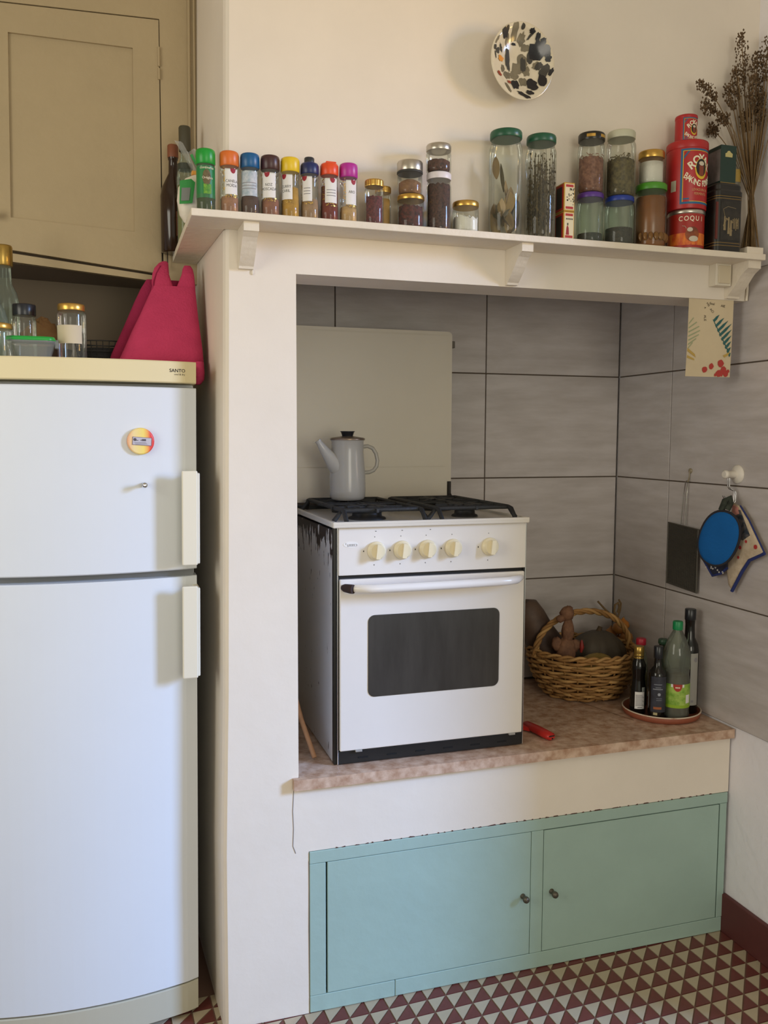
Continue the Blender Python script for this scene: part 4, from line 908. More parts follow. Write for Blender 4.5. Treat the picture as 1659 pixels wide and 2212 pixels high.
# ================================================================== COOKER
ck = thing('cooker', 'old white gas cooker with its lid raised, standing on the stone counter', 'cooker', (0.62, 0.30, ZC))
Lk = (-0.62, -0.30, -ZC)
def worn_white():
    m = bpy.data.materials.new('worn_enamel'); m.use_nodes = True; nt = m.node_tree; b = nt.nodes['Principled BSDF']
    tc = nt.nodes.new('ShaderNodeTexCoord'); sp = nt.nodes.new('ShaderNodeSeparateXYZ'); nt.links.new(tc.outputs['Object'], sp.inputs[0])
    mp = nt.nodes.new('ShaderNodeMapping'); mp.inputs['Scale'].default_value = (1, 1.6, 0.55); nt.links.new(tc.outputs['Object'], mp.inputs[0])
    n = nt.nodes.new('ShaderNodeTexNoise'); n.inputs['Scale'].default_value = 34; n.inputs['Detail'].default_value = 5; nt.links.new(mp.outputs[0], n.inputs['Vector'])
    mr = nt.nodes.new('ShaderNodeMapRange'); mr.inputs['From Min'].default_value = 1.24; mr.inputs['From Max'].default_value = 1.375; mr.inputs['To Min'].default_value = -0.06; mr.inputs['To Max'].default_value = 0.24
    nt.links.new(sp.outputs['Z'], mr.inputs['Value'])
    ad = nt.nodes.new('ShaderNodeMath'); ad.operation = 'ADD'; nt.links.new(n.outputs['Fac'], ad.inputs[0]); nt.links.new(mr.outputs[0], ad.inputs[1])
    r = nt.nodes.new('ShaderNodeValToRGB'); r.color_ramp.elements[0].position = 0.62; r.color_ramp.elements[1].position = 0.635
    r.color_ramp.elements[0].color = (*lin((206, 202, 196)), 1); r.color_ramp.elements[1].color = (*lin((44, 32, 28)), 1)
    nt.links.new(ad.outputs[0], r.inputs[0]); nt.links.new(r.outputs[0], b.inputs['Base Color']); b.inputs['Roughness'].default_value = 0.45
    return m
SIDE = worn_white()
obj('left_side', MB().box(0.320, 0.326, 0.075, 0.585, 0.700, 1.372), SIDE, ck, Lk)
obj('right_side', MB().box(0.909, 0.915, 0.075, 0.585, 0.700, 1.372), SIDE, ck, Lk)
obj('oven_body', MB().box(0.327, 0.908, 0.062, 0.58, 0.697, 1.372), DARK, ck, Lk)
obj('front_strip', MB().box(0.3195, 0.327, 0.058, 0.075, 0.697, 1.380), BLACK, ck, Lk)
obj('front_strip', MB().box(0.9085, 0.9155, 0.058, 0.075, 0.697, 1.380), BLACK, ck, Lk)
for x in (0.3275, 0.9120): obj('chrome_edge', MB().box(x, x+0.0035, 0.0505, 0.062, 0.698, 1.382, bev=0.0008), CHROME, ck, Lk)
obj('control_panel', MB().box(0.3315, 0.9115, 0.046, 0.062, 1.2455, 1.3810, bev=0.002), CREAMW, ck, Lk)
mb = MB()
for x in (0.441, 0.519, 0.596, 0.676, 0.793):
    for dx, dz, s_ in ((-0.004, 0.040, 0.0016), (-0.037, 0.0, 0.0026), (-0.006, -0.040, 0.0018)): mb.box(x+dx-s_/2, x+dx+s_/2, 0.0454, 0.0462, 1.313+dz-s_*0.8, 1.313+dz+s_*0.8)
for x in (0.440, 0.519, 0.605): mb.box(x-0.002, x+0.002, 0.0454, 0.0462, 1.3685, 1.3700)
obj('panel_marks', mb, INK, ck, Lk)
bd = obj('badge', MB().lathe_y([(1, 0.0463), (1, 0.0452)], 28).xf(Matrix(((0.022, 0, 0, 0.3665), (0, 1, 0, 0), (0, 0, 0.0085, 1.3335), (0, 0, 0, 1)))), mat('badge_white', (232, 230, 226), 0.3), ck, Lk)
mb = MB().box(0.3515, 0.3525, 0.0448, 0.0455, 1.333, 1.338)
mb.box(0.3565, 0.3575, 0.0448, 0.0455, 1.328, 1.3345).box(0.3575, 0.3600, 0.0448, 0.0455, 1.328, 1.329)
for k in range(4): mb.box(0.361+0.0048*k, 0.3648+0.0048*k, 0.0448, 0.0455, 1.3335, 1.3343).box(0.361+0.0048*k, 0.3648+0.0048*k, 0.0448, 0.0455, 1.3290, 1.3298).box(0.361+0.0048*k, 0.3620+0.0048*k, 0.0448, 0.0455, 1.3290, 1.3343)
mb.box(0.3802, 0.3840, 0.0448, 0.0455, 1.3290, 1.3298).box(0.3802, 0.3840, 0.0448, 0.0455, 1.3335, 1.3343).box(0.3834, 0.3842, 0.0448, 0.0455, 1.3290, 1.3343)
obj('badge_marks', mb, mat('badge_ink', (70, 70, 74), 0.6), bd)
kp = MB().lathe_y([(0.027, 0), (0.027, -0.006), (0.025, -0.009), (0.0225, -0.010), (0.0215, -0.017), (0.020, -0.019)], 30)
kp.prism([(-0.0062, -0.0205), (0.0062, -0.0205), (0.0062, 0.0205), (-0.0062, 0.0205)], 'y', -0.030, -0.016)
k0 = None
for x in (0.441, 0.519, 0.596, 0.676, 0.793):
    if k0 is None: k0 = obj('knob', kp, KNOB, ck)
    else: copy_part(k0, ck, 'knob')
    o = bpy.data.objects['knob'] if False else ck.children[-1]
for o, x in zip([c_ for c_ in ck.children if c_.name.startswith('knob')], (0.441, 0.519, 0.596, 0.676, 0.793)):
    o.location = (x-0.62, 0.0455-0.30, 1.313-ZC); o.rotation_euler = (0, math.radians(6), 0)
dr = obj('oven_door', MB().box(0.3345, 0.9090, 0.046, 0.0605, 0.7370, 1.2345, bev=0.003), CREAMW, ck, Lk)
def rr2(x0, x1, z0, z1, rad, n=6):
    p = []
    for cx, cz, a0 in ((x1-rad, z1-rad, 0), (x0+rad, z1-rad, PI/2), (x0+rad, z0+rad, PI), (x1-rad, z0+rad, 1.5*PI)):
        for i in range(n+1): a = a0+PI/2*i/n; p.append((cx+rad*math.cos(a), cz+rad*math.sin(a)))
    return p
wn = obj('window', MB().prism(rr2(0.4175, 0.8275, 0.890, 1.1285, 0.020), 'y', 0.0445, 0.0465), mat('window_border', (70, 68, 66), 0.3), dr)
obj('pane', MB().prism(rr2(0.4190, 0.8260, 0.8915, 1.1270, 0.019), 'y', 0.0438, 0.0450), OVENG, wn)
hp = []
for k in range(17):
    t_ = k/16; x = 0.3450+0.553*t_; hp.append((x, 0.046-0.046*min(1, (math.sin(PI*t_)*3.2))**0.6-0.010*math.sin(PI*t_), 1.2125+0.004*t_))
hd = obj('handle', MB().tube(hp, [0.009 if k in (0, 16) else 0.0125 for k in range(17)], 14), mat('handle_enamel', (230, 226, 220), 0.25), dr)
obj('rusted_end', MB().tube([(0.3415, 0.044, 1.2125), (0.3465, 0.036, 1.2125), (0.357, 0.017, 1.2125), (0.3635, 0.009, 1.2125)], [0.007, 0.0115, 0.0130, 0.0128], 14), mat('rust_dark', (52, 32, 24), 0.8, var=0.4, vscale=60), hd)
for x in (0.390, 0.875): obj('hinge', MB().box(x-0.010, x+0.010, 0.042, 0.052, 0.7325, 0.7385, bev=0.001), mat('grey_hinge', (150, 148, 144), 0.4), dr)
kk = obj('kick_panel', MB().box(0.3315, 0.9115, 0.052, 0.066, 0.698, 0.7345, bev=0.001), BLACK, ck, Lk)
for k in range(6): obj('vent_slot', MB().box(0.390+0.088*k, 0.420+0.088*k, 0.0508, 0.053, 0.7105, 0.7145), mat('slot_black', (8, 8, 9), 0.9), kk)
# hob: tray with a raised lip
TOP = mat('hob_enamel', (214, 208, 196), 0.25)
hb = obj('hob_top', MB().box(0.3120, 0.9160, 0.032, 0.595, 1.3815, 1.3915, bev=0.003), TOP, ck, Lk)
mb = MB()
for a in ((0.3120, 0.9160, 0.032, 0.044), (0.3120, 0.9160, 0.583, 0.595), (0.3120, 0.3240, 0.044, 0.583), (0.9040, 0.9160, 0.044, 0.583)): mb.box(*a, 1.389, 1.3985, bev=0.002)
obj('lip', mb, TOP, hb)
obj('rear_rail', MB().box(0.3260, 0.9020, 0.562, 0.583, 1.391, 1.405, bev=0.002), BLACK, ck, Lk)
BN = [(0.455, 0.185, 0.050), (0.455, 0.430, 0.040), (0.770, 0.185, 0.036), (0.770, 0.430, 0.046)]
for x, y, r in BN:
    b_ = obj('burner', MB().lathe([(r*1.15, 1.391), (r*1.1, 1.397), (r*0.9, 1.400), (r*0.86, 1.412)], 26, cx=x, cy=y), mat('burner_dark', (44, 43, 42), 0.5, 0.3), ck, Lk)
    obj('cap', MB().lathe([(r*0.9, 1.4115), (r*0.95, 1.414), (r*0.92, 1.4195), (r*0.5, 1.421)], 26, cx=x, cy=y), IRON, b_)
ZG = 1.427
def grate(x0, x1, bs):
    m = MB(); y0, y1 = 0.075, 0.540; r = 0.0068
    for x in (x0+0.022, x1-0.022):
        m.tube([(x, y0-0.030, 1.394), (x, y0-0.020, 1.404), (x, y0, ZG-0.004), (x, y0+0.02, ZG-0.001), (x, y1-0.02, ZG-0.001), (x, y1, ZG-0.004), (x, y1+0.012, 1.404), (x, y1+0.016, 1.394)], r, 8)
    for y in (y0+0.022, (y0+y1)/2, y1-0.022):
        m.tube([(x0-0.004 if y != (y0+y1)/2 else x0+0.022, y, 1.394 if y != (y0+y1)/2 else ZG-0.001), (x0+0.006, y, 1.406 if y != (y0+y1)/2 else ZG-0.001), (x0+0.022, y, ZG-0.001), (x1-0.022, y, ZG-0.001),
                (x1-0.006, y, 1.406 if y != (y0+y1)/2 else ZG-0.001), (x1+0.004 if y != (y0+y1)/2 else x1-0.022, y, 1.394 if y != (y0+y1)/2 else ZG-0.001)], r, 8)
    m.tube([((x0+x1)/2, y0+0.022, ZG-0.001), ((x0+x1)/2, y1-0.022, ZG-0.001)], r, 8)
    o = obj('grate', m, IRON, ck, Lk)
    for bx_, by_, br_ in bs:
        for a in (0, PI/4, PI/2, 3*PI/4, PI, 5*PI/4, 3*PI/2, 7*PI/4):
            c_, s_ = math.cos(a), math.sin(a)
            mm = MB().box(br_*0.55, br_+0.060, -0.004, 0.004, ZG-0.009, ZG+0.003, bev=0.001).box(br_*0.55, br_*0.55+0.036, -0.011, 0.011, ZG-0.006, ZG+0.0045, bev=0.001)
            obj('finger', mm.xf(Matrix.Translation((bx_, by_, 0)) @ Matrix.Rotation(a, 4, 'Z')), IRON, o)
grate(0.333, 0.612, BN[:2]); grate(0.620, 0.897, BN[2:])
# raised lid
LID = mat('lid_enamel', (214, 206, 190), 0.35, var=0.04, vscale=3)
ld = obj('lid', MB().prism(rr2(0.292, 0.888, 1.412, 2.004, 0.016), 'y', 0.592, 0.612), LID, ck, Lk)
obj('lid_face', MB().prism(rr2(0.306, 0.872, 1.532, 1.990, 0.004), 'y', 0.5895, 0.5925).prism(rr2(0.306, 0.872, 1.420, 1.5295, 0.004), 'y', 0.5895, 0.5925), LID, ld)
obj('side_catch', MB().box(0.888, 0.899, 0.592, 0.608, 1.948, 1.972, bev=0.002), mat('catch_grey', (96, 90, 80), 0.5), ld)
obj('hinge', MB().tube([(0.880, 0.588, 1.478), (0.880, 0.588, 1.432)], 0.007, 8).tube([(0.880, 0.588, 1.432), (0.884, 0.575, 1.416), (0.888, 0.555, 1.404)], 0.0075, 8), mat('hinge_dark', (38, 32, 28), 0.6), ld)

# ---- enamel coffee pot
kt = thing('coffee_pot', 'grey-blue enamel coffee pot with a black knob on the cooker', 'coffee pot', (0.452, 0.395, ZG+0.0065))
ENB = mat('grey_enamel', (176, 173, 166), 0.22, var=0.06, vscale=6)
obj('pot_body', MB().lathe([(0.044, 0), (0.052, 0.004), (0.0565, 0.012), (0.058, 0.03), (0.057, 0.08), (0.0515, 0.150), (0.0515, 0.186), (0.0535, 0.190), (0.0545, 0.192)], 40), ENB, kt)
obj('spout', MB().tube([(-0.028, -0.008, 0.104), (-0.046, -0.008, 0.122), (-0.060, -0.008, 0.137), (-0.076, -0.008, 0.156), (-0.095, -0.008, 0.184), (-0.099, -0.008, 0.190)], [0.034, 0.0285, 0.0215, 0.0155, 0.0100, 0.0108], 18), ENB, kt)
obj('handle', MB().tube([(0.050, -0.004, 0.170), (0.066, -0.004, 0.172), (0.083, -0.004, 0.165), (0.094, -0.004, 0.148), (0.099, -0.004, 0.126), (0.096, -0.004, 0.107), (0.086, -0.004, 0.094), (0.072, -0.004, 0.088), (0.054, -0.004, 0.087)], 0.0062, 12), ENB, kt)
ld = obj('lid', MB().lathe([(0.0555, 0.191), (0.0560, 0.193), (0.0555, 0.197), (0.050, 0.199), (0.02, 0.204)], 36), mat('worn_steel', (138, 122, 106), 0.3, 0.7), kt)
obj('knob', MB().lathe([(0.017, 0.2035), (0.021, 0.216), (0.0245, 0.2185), (0.022, 0.2195)], 24), mat('black_plastic', (28, 30, 36), 0.3), ld)

tag(obj('wooden_stick', MB().tube([(0.226, 0.24, 0.93), (0.250, 0.175, 0.80), (0.276, 0.115, 0.702)], 0.0075, 8), mat('stick_wood', (176, 130, 92), 0.7, var=0.2, vscale=30)), 'thin wooden stick leaning in the gap between pillar and cooker', 'stick')

# red tool beside the cooker
rt_ = thing('red_tool', 'chunky red plastic handled tool lying on the counter beside the cooker', 'tool', (1.006, 0.115, ZC+0.0005))
RPL = mat('red_plastic', (190, 40, 34), 0.4, var=0.15, vscale=20)
rings = []
for t_, wd, hh in ((-0.075, 0.010, 0.012), (-0.072, 0.016, 0.020), (-0.02, 0.019, 0.025), (0.03, 0.018, 0.026), (0.058, 0.017, 0.025), (0.064, 0.012, 0.017)):
    rings.append([(wd*math.cos(2*PI*i/16), -t_, 0.013+hh*0.5*math.sin(2*PI*i/16)) for i in range(16)])
hd = obj('grip', MB().loft(rings), RPL, rt_)
obj('end_slot', MB().box(-0.010, 0.010, -0.0655, -0.050, 0.0145, 0.018), DARK, hd)
obj('rivet', MB().lathe_y([(0.0022, -0.062), (0.0022, -0.0665)], 10, cx=0.002, cz=0.008), DARK, hd)
obj('blade_guard', MB().prism([(-0.016, 0.03), (0.004, 0.075), (-0.03, 0.12), (-0.045, 0.08)], 'z', 0.004, 0.016), RPL, rt_)
rt_.rotation_euler = (0, 0, math.radians(8))

# ================================================================== BASKET AND WHAT IS IN IT
BX, BY = 1.375, 0.492
bk = thing('wicker_basket', 'round wicker basket with an arched handle in the corner of the niche', 'basket', (BX, BY, ZC))
WK = [mat('wicker', (172, 128, 74), 0.7, var=0.25, vscale=25), mat('wicker_dark', (158, 116, 64), 0.7, var=0.25, vscale=25), mat('wicker_pale', (192, 150, 92), 0.7, var=0.2, vscale=25)]
def br_(z): t_ = z/0.165; return 0.128+0.068*math.sin(min(t_, 1)*PI/2)**0.9
obj('base', MB().lathe([(0.120, 0.002), (0.128, 0.006), (0.10, 0.008)], 32), WK[1], bk)
NS = 26
mb = MB()
for i in range(NS):
    a = 2*PI*i/NS; mb.tube([(br_(z)*0.985*math.cos(a), br_(z)*0.985*math.sin(a), z) for z in (0.004, 0.04, 0.08, 0.12, 0.165)], 0.0035, 6)
obj('stakes', mb, WK[1], bk)
rng = random.Random(13)
NR = 17
for k in range(NR):
    z = 0.010+0.152*k/(NR-1); pts = []; n = NS*4
    for i in range(n):
        a = 2*PI*i/n; w_ = 0.0075*math.cos(a*NS/2+(PI if k % 2 else 0)); zz = z+0.003*math.sin(3*a+k*1.7)+0.0018*math.sin(7*a+k)
        rr = br_(z)+w_; pts.append((rr*math.cos(a), rr*math.sin(a), max(zz, 0.0065)))
    obj('wicker_strand', MB().tube(pts, 0.0050+0.0012*rng.random(), 6, closed=True), WK[k % 3], bk)
for ph in (0, PI):
    pts = []
    for i in range(120):
        a = 2*PI*i/120; q = a*14+ph; rr = br_(0.165)+0.006*math.cos(q); pts.append((rr*math.cos(a), rr*math.sin(a), 0.170+0.006*math.sin(q)))
    obj('rim_strand', MB().tube(pts, 0.0055, 6, closed=True), WK[0 if ph else 2], bk)
for ph in (0, 2*PI/3, 4*PI/3):
    pts = []
    for i in range(61):
        a = PI*i/60; c = Vector((0.196*math.cos(a), -0.010, 0.150+0.155*math.sin(a)**0.9 if 0 < i < 60 else 0.150)); nrm = Vector((math.cos(a), 0, math.sin(a)))
        q = a*11+ph; pts.append((c+nrm*0.0065*math.cos(q)+Vector((0, 0.0065*math.sin(q), 0)))[:])
    obj('handle_strand', MB().tube(pts, 0.0062, 6), WK[0 if ph < 1 else (2 if ph < 3 else 1)], bk)
def at(o, x, y, z): o.location = (x, y, z); return o
SQ = mat('dark_squash', (92, 72, 58), 0.6, col2=(66, 50, 42), vscale=14)
sq = thing('butternut', 'big dark brown squash half hidden behind the cooker, resting in the basket', 'squash', (1.292, 0.560, 0.80))
obj('flesh', MB().lathe([(0.02, -0.07), (0.065, -0.045), (0.085, 0.0), (0.082, 0.06), (0.066, 0.13), (0.060, 0.20), (0.050, 0.245), (0.022, 0.262)], 26).xf(Matrix.Rotation(math.radians(-28), 4, 'Y') @ Matrix.Diagonal((0.9, 0.9, 1, 1))), SQ, sq)
obj('stem', MB().tube([(-0.120, 0, 0.226), (-0.134, 0, 0.252)], [0.010, 0.008], 8), mat('stem_brown', (84, 66, 44), 0.8), sq)
gg = thing('ginger_root', 'knobbly brown ginger root standing upright in the basket', 'ginger', (1.272, 0.425, 0.84))
mb = MB().blob((0.0, 0, 0.03), (0.038, 0.026, 0.055), 14, 9, lump=0.25, seed=1).blob((0.004, 0, 0.105), (0.022, 0.018, 0.050), 12, 8, lump=0.25, seed=2).blob((0.0, 0, 0.170), (0.026, 0.020, 0.026), 12, 8, lump=0.3, seed=3)
mb.blob((-0.035, 0.005, 0.060), (0.022, 0.016, 0.024), 10, 7, lump=0.3, seed=4).blob((0.034, 0.0, 0.050), (0.024, 0.018, 0.022), 10, 7, lump=0.3, seed=6).blob((-0.026, 0, 0.152), (0.018, 0.013, 0.014), 10, 7, lump=0.3, seed=7)
obj('root', mb, mat('ginger_skin', (136, 98, 72), 0.8, col2=(102, 70, 52), vscale=30, bump=0.3, bscale=60), gg)
gp_ = thing('grey_pumpkin', 'large dull grey-brown pumpkin at the back of the basket', 'squash', (1.474, 0.542, 0.82))
mb = MB(); rings = []
for j in range(11):
    th = PI*j/10; rings.append([])
    for i in range(40):
        a = 2*PI*i/40; k = 1+0.05*math.cos(a*10); st_ = max(math.sin(th), 0.03); rings[-1].append((0.104*k*st_*math.cos(a), 0.100*k*st_*math.sin(a), -0.090*math.cos(th)))
obj('flesh', mb.loft(rings), mat('grey_rind', (88, 80, 68), 0.6, var=0.2, vscale=18), gp_)
obj('stem', MB().tube([(0, 0, 0.084), (0.008, 0, 0.104)], [0.011, 0.008], 8), mat('stem_brown', (84, 66, 44), 0.8), gp_)
yp = thing('yellow_squash', 'yellow-green squash just showing over the front rim of the basket', 'squash', (1.378, 0.392, 0.815))
obj('flesh', MB().blob((0, 0, 0), (0.072, 0.050, 0.050), 22, 12), mat('yellow_rind', (150, 126, 58), 0.5, var=0.2, vscale=14), yp)
obj('stem', MB().tube([(0.066, 0, 0.0), (0.084, 0, 0.004)], [0.008, 0.006], 8), mat('stem_brown', (84, 66, 44), 0.8), yp)
rc = tag(obj('red_chilli', MB().tube([(0, 0, 0), (0.003, 0, 0.02), (0.002, 0, 0.045)], [0.004, 0.0085, 0.003], 10), mat('chilli_red', (140, 40, 34), 0.4), None, (1.322, 0.408, 0.868)), 'red chilli poking up beside the ginger root', 'chilli')
on_ = [(1.583, 0.575, 0.905, 0.026), (1.609, 0.585, 0.912, 0.025), (1.602, 0.550, 0.872, 0.026), (1.578, 0.622, 0.872, 0.025), (1.606, 0.612, 0.840, 0.024), (1.566, 0.640, 0.836, 0.024), (1.612, 0.560, 0.826, 0.022)]
ON = [mat('onion_skin', (176, 120, 62), 0.4, var=0.25, vscale=30), mat('onion_skin_orange', (196, 124, 50), 0.35, var=0.2, vscale=30), mat('onion_skin_red', (132, 72, 58), 0.4, var=0.2, vscale=30)]
olab = ['topmost left onion of the string behind the basket, tan', 'topmost right onion of the string, bright orange and shiny', 'onion of the string just behind the basket handle, on the right', 'onion of the string at the left, behind the handle', 'onion of the string low in the middle, half hidden', 'reddish onion at the foot of the string inside the basket rim', 'small onion at the foot of the string, nearest the red-capped bottle']
for k, (x, y, z, r) in enumerate(on_):
    t = thing('onion', olab[k], 'onion', (x, y, z), 'string of small onions')
    obj('bulb', MB().lathe([(0.004, -r*0.92), (r*0.6, -r*0.75), (r, -r*0.05), (r*0.78, r*0.55), (r*0.3, r*0.9), (r*0.14, r*1.15)], 20), ON[(1, 1, 0, 0, 0, 2, 0)[k]] if k else ON[0], t)
    obj('neck', MB().tube([(0, 0, r*1.1), (0.003, 0, r*1.35)], [r*0.14, r*0.06], 6), mat('dry_neck', (146, 116, 76), 0.8), t)
tw = thing('onion_stalks', 'dry twisted onion tops above the string of onions', 'stalks', (1.590, 0.60, 0.94))
obj('twist', MB().tube([(0, 0, 0), (-0.014, 0, 0.025), (-0.010, 0, 0.050), (0.004, 0, 0.058), (0.010, 0, 0.040), (0.002, 0, 0.018)], 0.0045, 7).tube([(0.004, 0, 0), (0.014, 0, 0.03), (0.016, 0, 0.055), (0.006, 0, 0.07)], 0.0035, 6).tube([(-0.010, 0, 0.0), (-0.04, 0.02, 0.03), (-0.068, 0.03, 0.062)], 0.004, 6), mat('dry_twist', (120, 96, 62), 0.8), tw)

# ================================================================== TRAY AND BOTTLES
ty = thing('clay_tray', 'round terracotta tray with a pale rim in the counter corner', 'tray', (1.507, 0.188, ZC+0.0005))
obj('dish', MB().lathe([(0.118, 0), (0.126, 0.004), (0.130, 0.022), (0.1265, 0.023), (0.1225, 0.009), (0.02, 0.008)], 48), mat('terracotta', (150, 82, 58), 0.6, var=0.15, vscale=20), ty)
obj('pale_rim', MB().lathe([(0.1300, 0.0215), (0.1305, 0.0235), (0.1285, 0.0255), (0.126, 0.024), (0.126, 0.0215)], 48, cap0=False, cap1=False), mat('lime_rim', (206, 190, 170), 0.8, col2=(160, 110, 86), vscale=30, thr=(0.3, 0.45)), ty)
ZT = ZC+0.0100
def bottle(name, label, x, y, prof, gm, cap, capm, n=28, **kw):
    t = thing(name, label, 'bottle', (x, y, ZT), 'bottles on the clay tray')
    obj('glass', MB().lathe(prof, n, **kw), gm, t)
    obj('cap', MB().lathe(cap, 24), capm, t)
    return t
DKG = mat('dark_bottle', (22, 20, 18), 0.10); DKGR = mat('dark_green_glass', (30, 36, 24), 0.10)
t = bottle('soy_bottle', 'small dark bottle with a gold cap and white back label, leftmost on the tray', 1.418, 0.195,
           [(0.024, 0), (0.027, 0.004), (0.027, 0.085), (0.024, 0.10), (0.022, 0.125), (0.0245, 0.15), (0.0245, 0.168), (0.017, 0.186), (0.0155, 0.19), (0.0155, 0.21)], DKG,
           [(0.0165, 0.196), (0.0170, 0.198), (0.0170, 0.203), (0.0163, 0.205), (0.0170, 0.207), (0.0170, 0.228), (0.015, 0.230)], mat('gold_cap', (176, 146, 76), 0.3, 0.8))
l_ = paper(t, 0.0273, -0.95, 0.30, 0.020, 0.078, WHITEP, 'back_label')
mb = MB()
for k in range(9): mb.patch(0.0275, -0.85, 0.2-0.1*(k % 3), 0.030+0.0045*k, 0.0322+0.0045*k, n=6)
mb.patch(0.0275, -0.6, 0.0, 0.0225, 0.0265, n=5); obj('print', mb, GREYINK, l_)
obj('neck_band', MB().lathe([(0.0160, 0.188), (0.0166, 0.189), (0.0166, 0.193), (0.0160, 0.194)], 24), mat('gold_cap', (176, 146, 76), 0.3, 0.8), t)
obj('upper_label', MB().patch(0.0273, -0.1, 0.35, 0.079, 0.094), mat('grey_label2', (140, 146, 142), 0.6), t)
t = bottle('vinegar_bottle', 'dark square-shouldered bottle with a printed blue-grey label, front of the tray', 1.440, 0.118,
           [(0.026, 0), (0.029, 0.004), (0.029, 0.150), (0.026, 0.162), (0.014, 0.178), (0.0125, 0.20), (0.0125, 0.215)], DKG,
           [(0.0145, 0.206), (0.015, 0.208), (0.015, 0.244), (0.0135, 0.246)], mat('black_plastic', (28, 30, 36), 0.3))
l_ = paper(t, 0.0293, -1.35, 0.55, 0.030, 0.148, mat('slate_label', (52, 56, 70), 0.5, col2=(36, 36, 44), vscale=30), 'front_label')
mb = MB()
for z, a, b_, h_ in ((0.122, -1.0, -0.1, 0.0016), (0.112, -0.8, -0.2, 0.0014), (0.106, -1.1, 0.0, 0.0022), (0.076, -0.7, -0.1, 0.0010), (0.070, -0.7, -0.1, 0.0010)): mb.patch(0.0295, a, b_, z, z+h_, n=6)
mb.cyl_oval(0.0296, -0.4, 0.090, 0.17, 0.005)
obj('print', mb, mat('pale_print', (150, 156, 168), 0.6), l_)
obj('orange_mark', MB().patch(0.0296, -1.0, -0.1, 0.040, 0.048, n=6), mat('orange_print', (150, 86, 50), 0.6), l_)
obj('yellow_mark', MB().patch(0.0296, -1.0, -0.55, 0.0205, 0.029, n=6), mat('yellow_print', (170, 160, 120), 0.6), l_)
t = bottle('dark_oil_bottle', 'slim dark green bottle in the middle at the back of the tray', 1.520, 0.205,
           [(0.026, 0), (0.028, 0.004), (0.028, 0.14), (0.016, 0.18), (0.0135, 0.20), (0.0135, 0.238)], DKGR, [(0.0155, 0.228), (0.017, 0.23), (0.017, 0.243), (0.015, 0.245)], mat('dark_green_cap', (40, 70, 52), 0.4))
t = bottle('red_capped_bottle', 'clear bottle with a red cap behind the gold-capped bottle', 1.475, 0.268,
           [(0.023, 0), (0.026, 0.004), (0.026, 0.13), (0.022, 0.17), (0.0145, 0.20), (0.0145, 0.225)], GLASSG, [(0.0165, 0.214), (0.017, 0.216), (0.017, 0.234), (0.0155, 0.236)], mat('red_cap', (168, 30, 50), 0.4))
obj('liquid', MB().lathe([(0.022, 0.004), (0.0245, 0.006), (0.0245, 0.12), (0.002, 0.12)], 20), mat('pale_vinegar', (150, 132, 80), 0.3), t)
t = bottle('tall_olive_bottle', 'tall dark bottle with a long pale label, tallest on the tray by the wall', 1.588, 0.155,
           [(0.028, 0), (0.032, 0.004), (0.032, 0.215), (0.028, 0.235), (0.017, 0.258), (0.0155, 0.30), (0.0165, 0.315), (0.0165, 0.335)], DKG, [(0.0180, 0.318), (0.0185, 0.32), (0.0185, 0.353), (0.017, 0.355)], mat('black_plastic', (28, 30, 36), 0.3))
l_ = paper(t, 0.0323, -0.45, 0.45, 0.030, 0.208, mat('silver_label', (160, 158, 152), 0.5), 'long_label')
obj('print', MB().cyl_oval(0.0325, 0.1, 0.186, 0.22, 0.008).patch(0.0325, -0.35, -0.05, 0.040, 0.048, n=4), GREYINK, l_)
obj('green_print', MB().patch(0.0323, -0.95, -0.5, 0.155, 0.195), mat('olive_print', (110, 128, 60), 0.6), t)
PB = [(0.036, 0), (0.044, 0.005), (0.0445, 0.02), (0.043, 0.03), (0.0445, 0.04), (0.0445, 0.125), (0.040, 0.150), (0.0415, 0.165), (0.0445, 0.20), (0.043, 0.225), (0.032, 0.26), (0.018, 0.288), (0.0125, 0.298), (0.0125, 0.312)]
t = bottle('plastic_bottle', 'big clear plastic bottle with a green cap and bright green salad label', 1.512, 0.118, PB, glass('pet_plastic', (214, 222, 208), 0.9, 0.06, 0.12), [(0.0160, 0.297), (0.0165, 0.299), (0.0165, 0.322), (0.015, 0.325)], mat('green_cap', (16, 132, 76), 0.4))
obj('vinegar', MB().lathe([(0.040, 0.004), (0.0425, 0.01), (0.0425, 0.098), (0.039, 0.150), (0.040, 0.155), (0.002, 0.155)], 26), mat('brown_vinegar', (84, 66, 50), 0.25), t)
l_ = paper(t, 0.0450, -1.7, 1.2, 0.042, 0.122, mat('salad_label', (110, 156, 44), 0.5, col2=(168, 196, 92), vscale=45), 'front_label')
mb = MB().patch(0.0453, -1.7, 1.2, 0.042, 0.052); obj('yellow_green_band', mb, mat('lime_band', (140, 176, 40), 0.5), l_)
bd = obj('badge', MB().decal(0.0453, -0.84, -0.16, lambda u: 0.122-0.024*math.sqrt(max(0, 1-u*u)), lambda u: 0.122), mat('salad_badge', (166, 50, 40), 0.6), l_)
mb = MB()
for k in range(4): mb.patch(0.0455, -0.66+0.085*k, -0.60+0.085*k, 0.109, 0.1135, n=1)
obj('badge_marks', mb, LETW, bd)
obj('white_print', MB().patch(0.0453, 0.15, 0.55, 0.058, 0.086).patch(0.0453, -0.98, -0.84, 0.112, 0.122, n=3).patch(0.0453, -0.16, -0.02, 0.112, 0.122, n=3), WHITEP, l_)

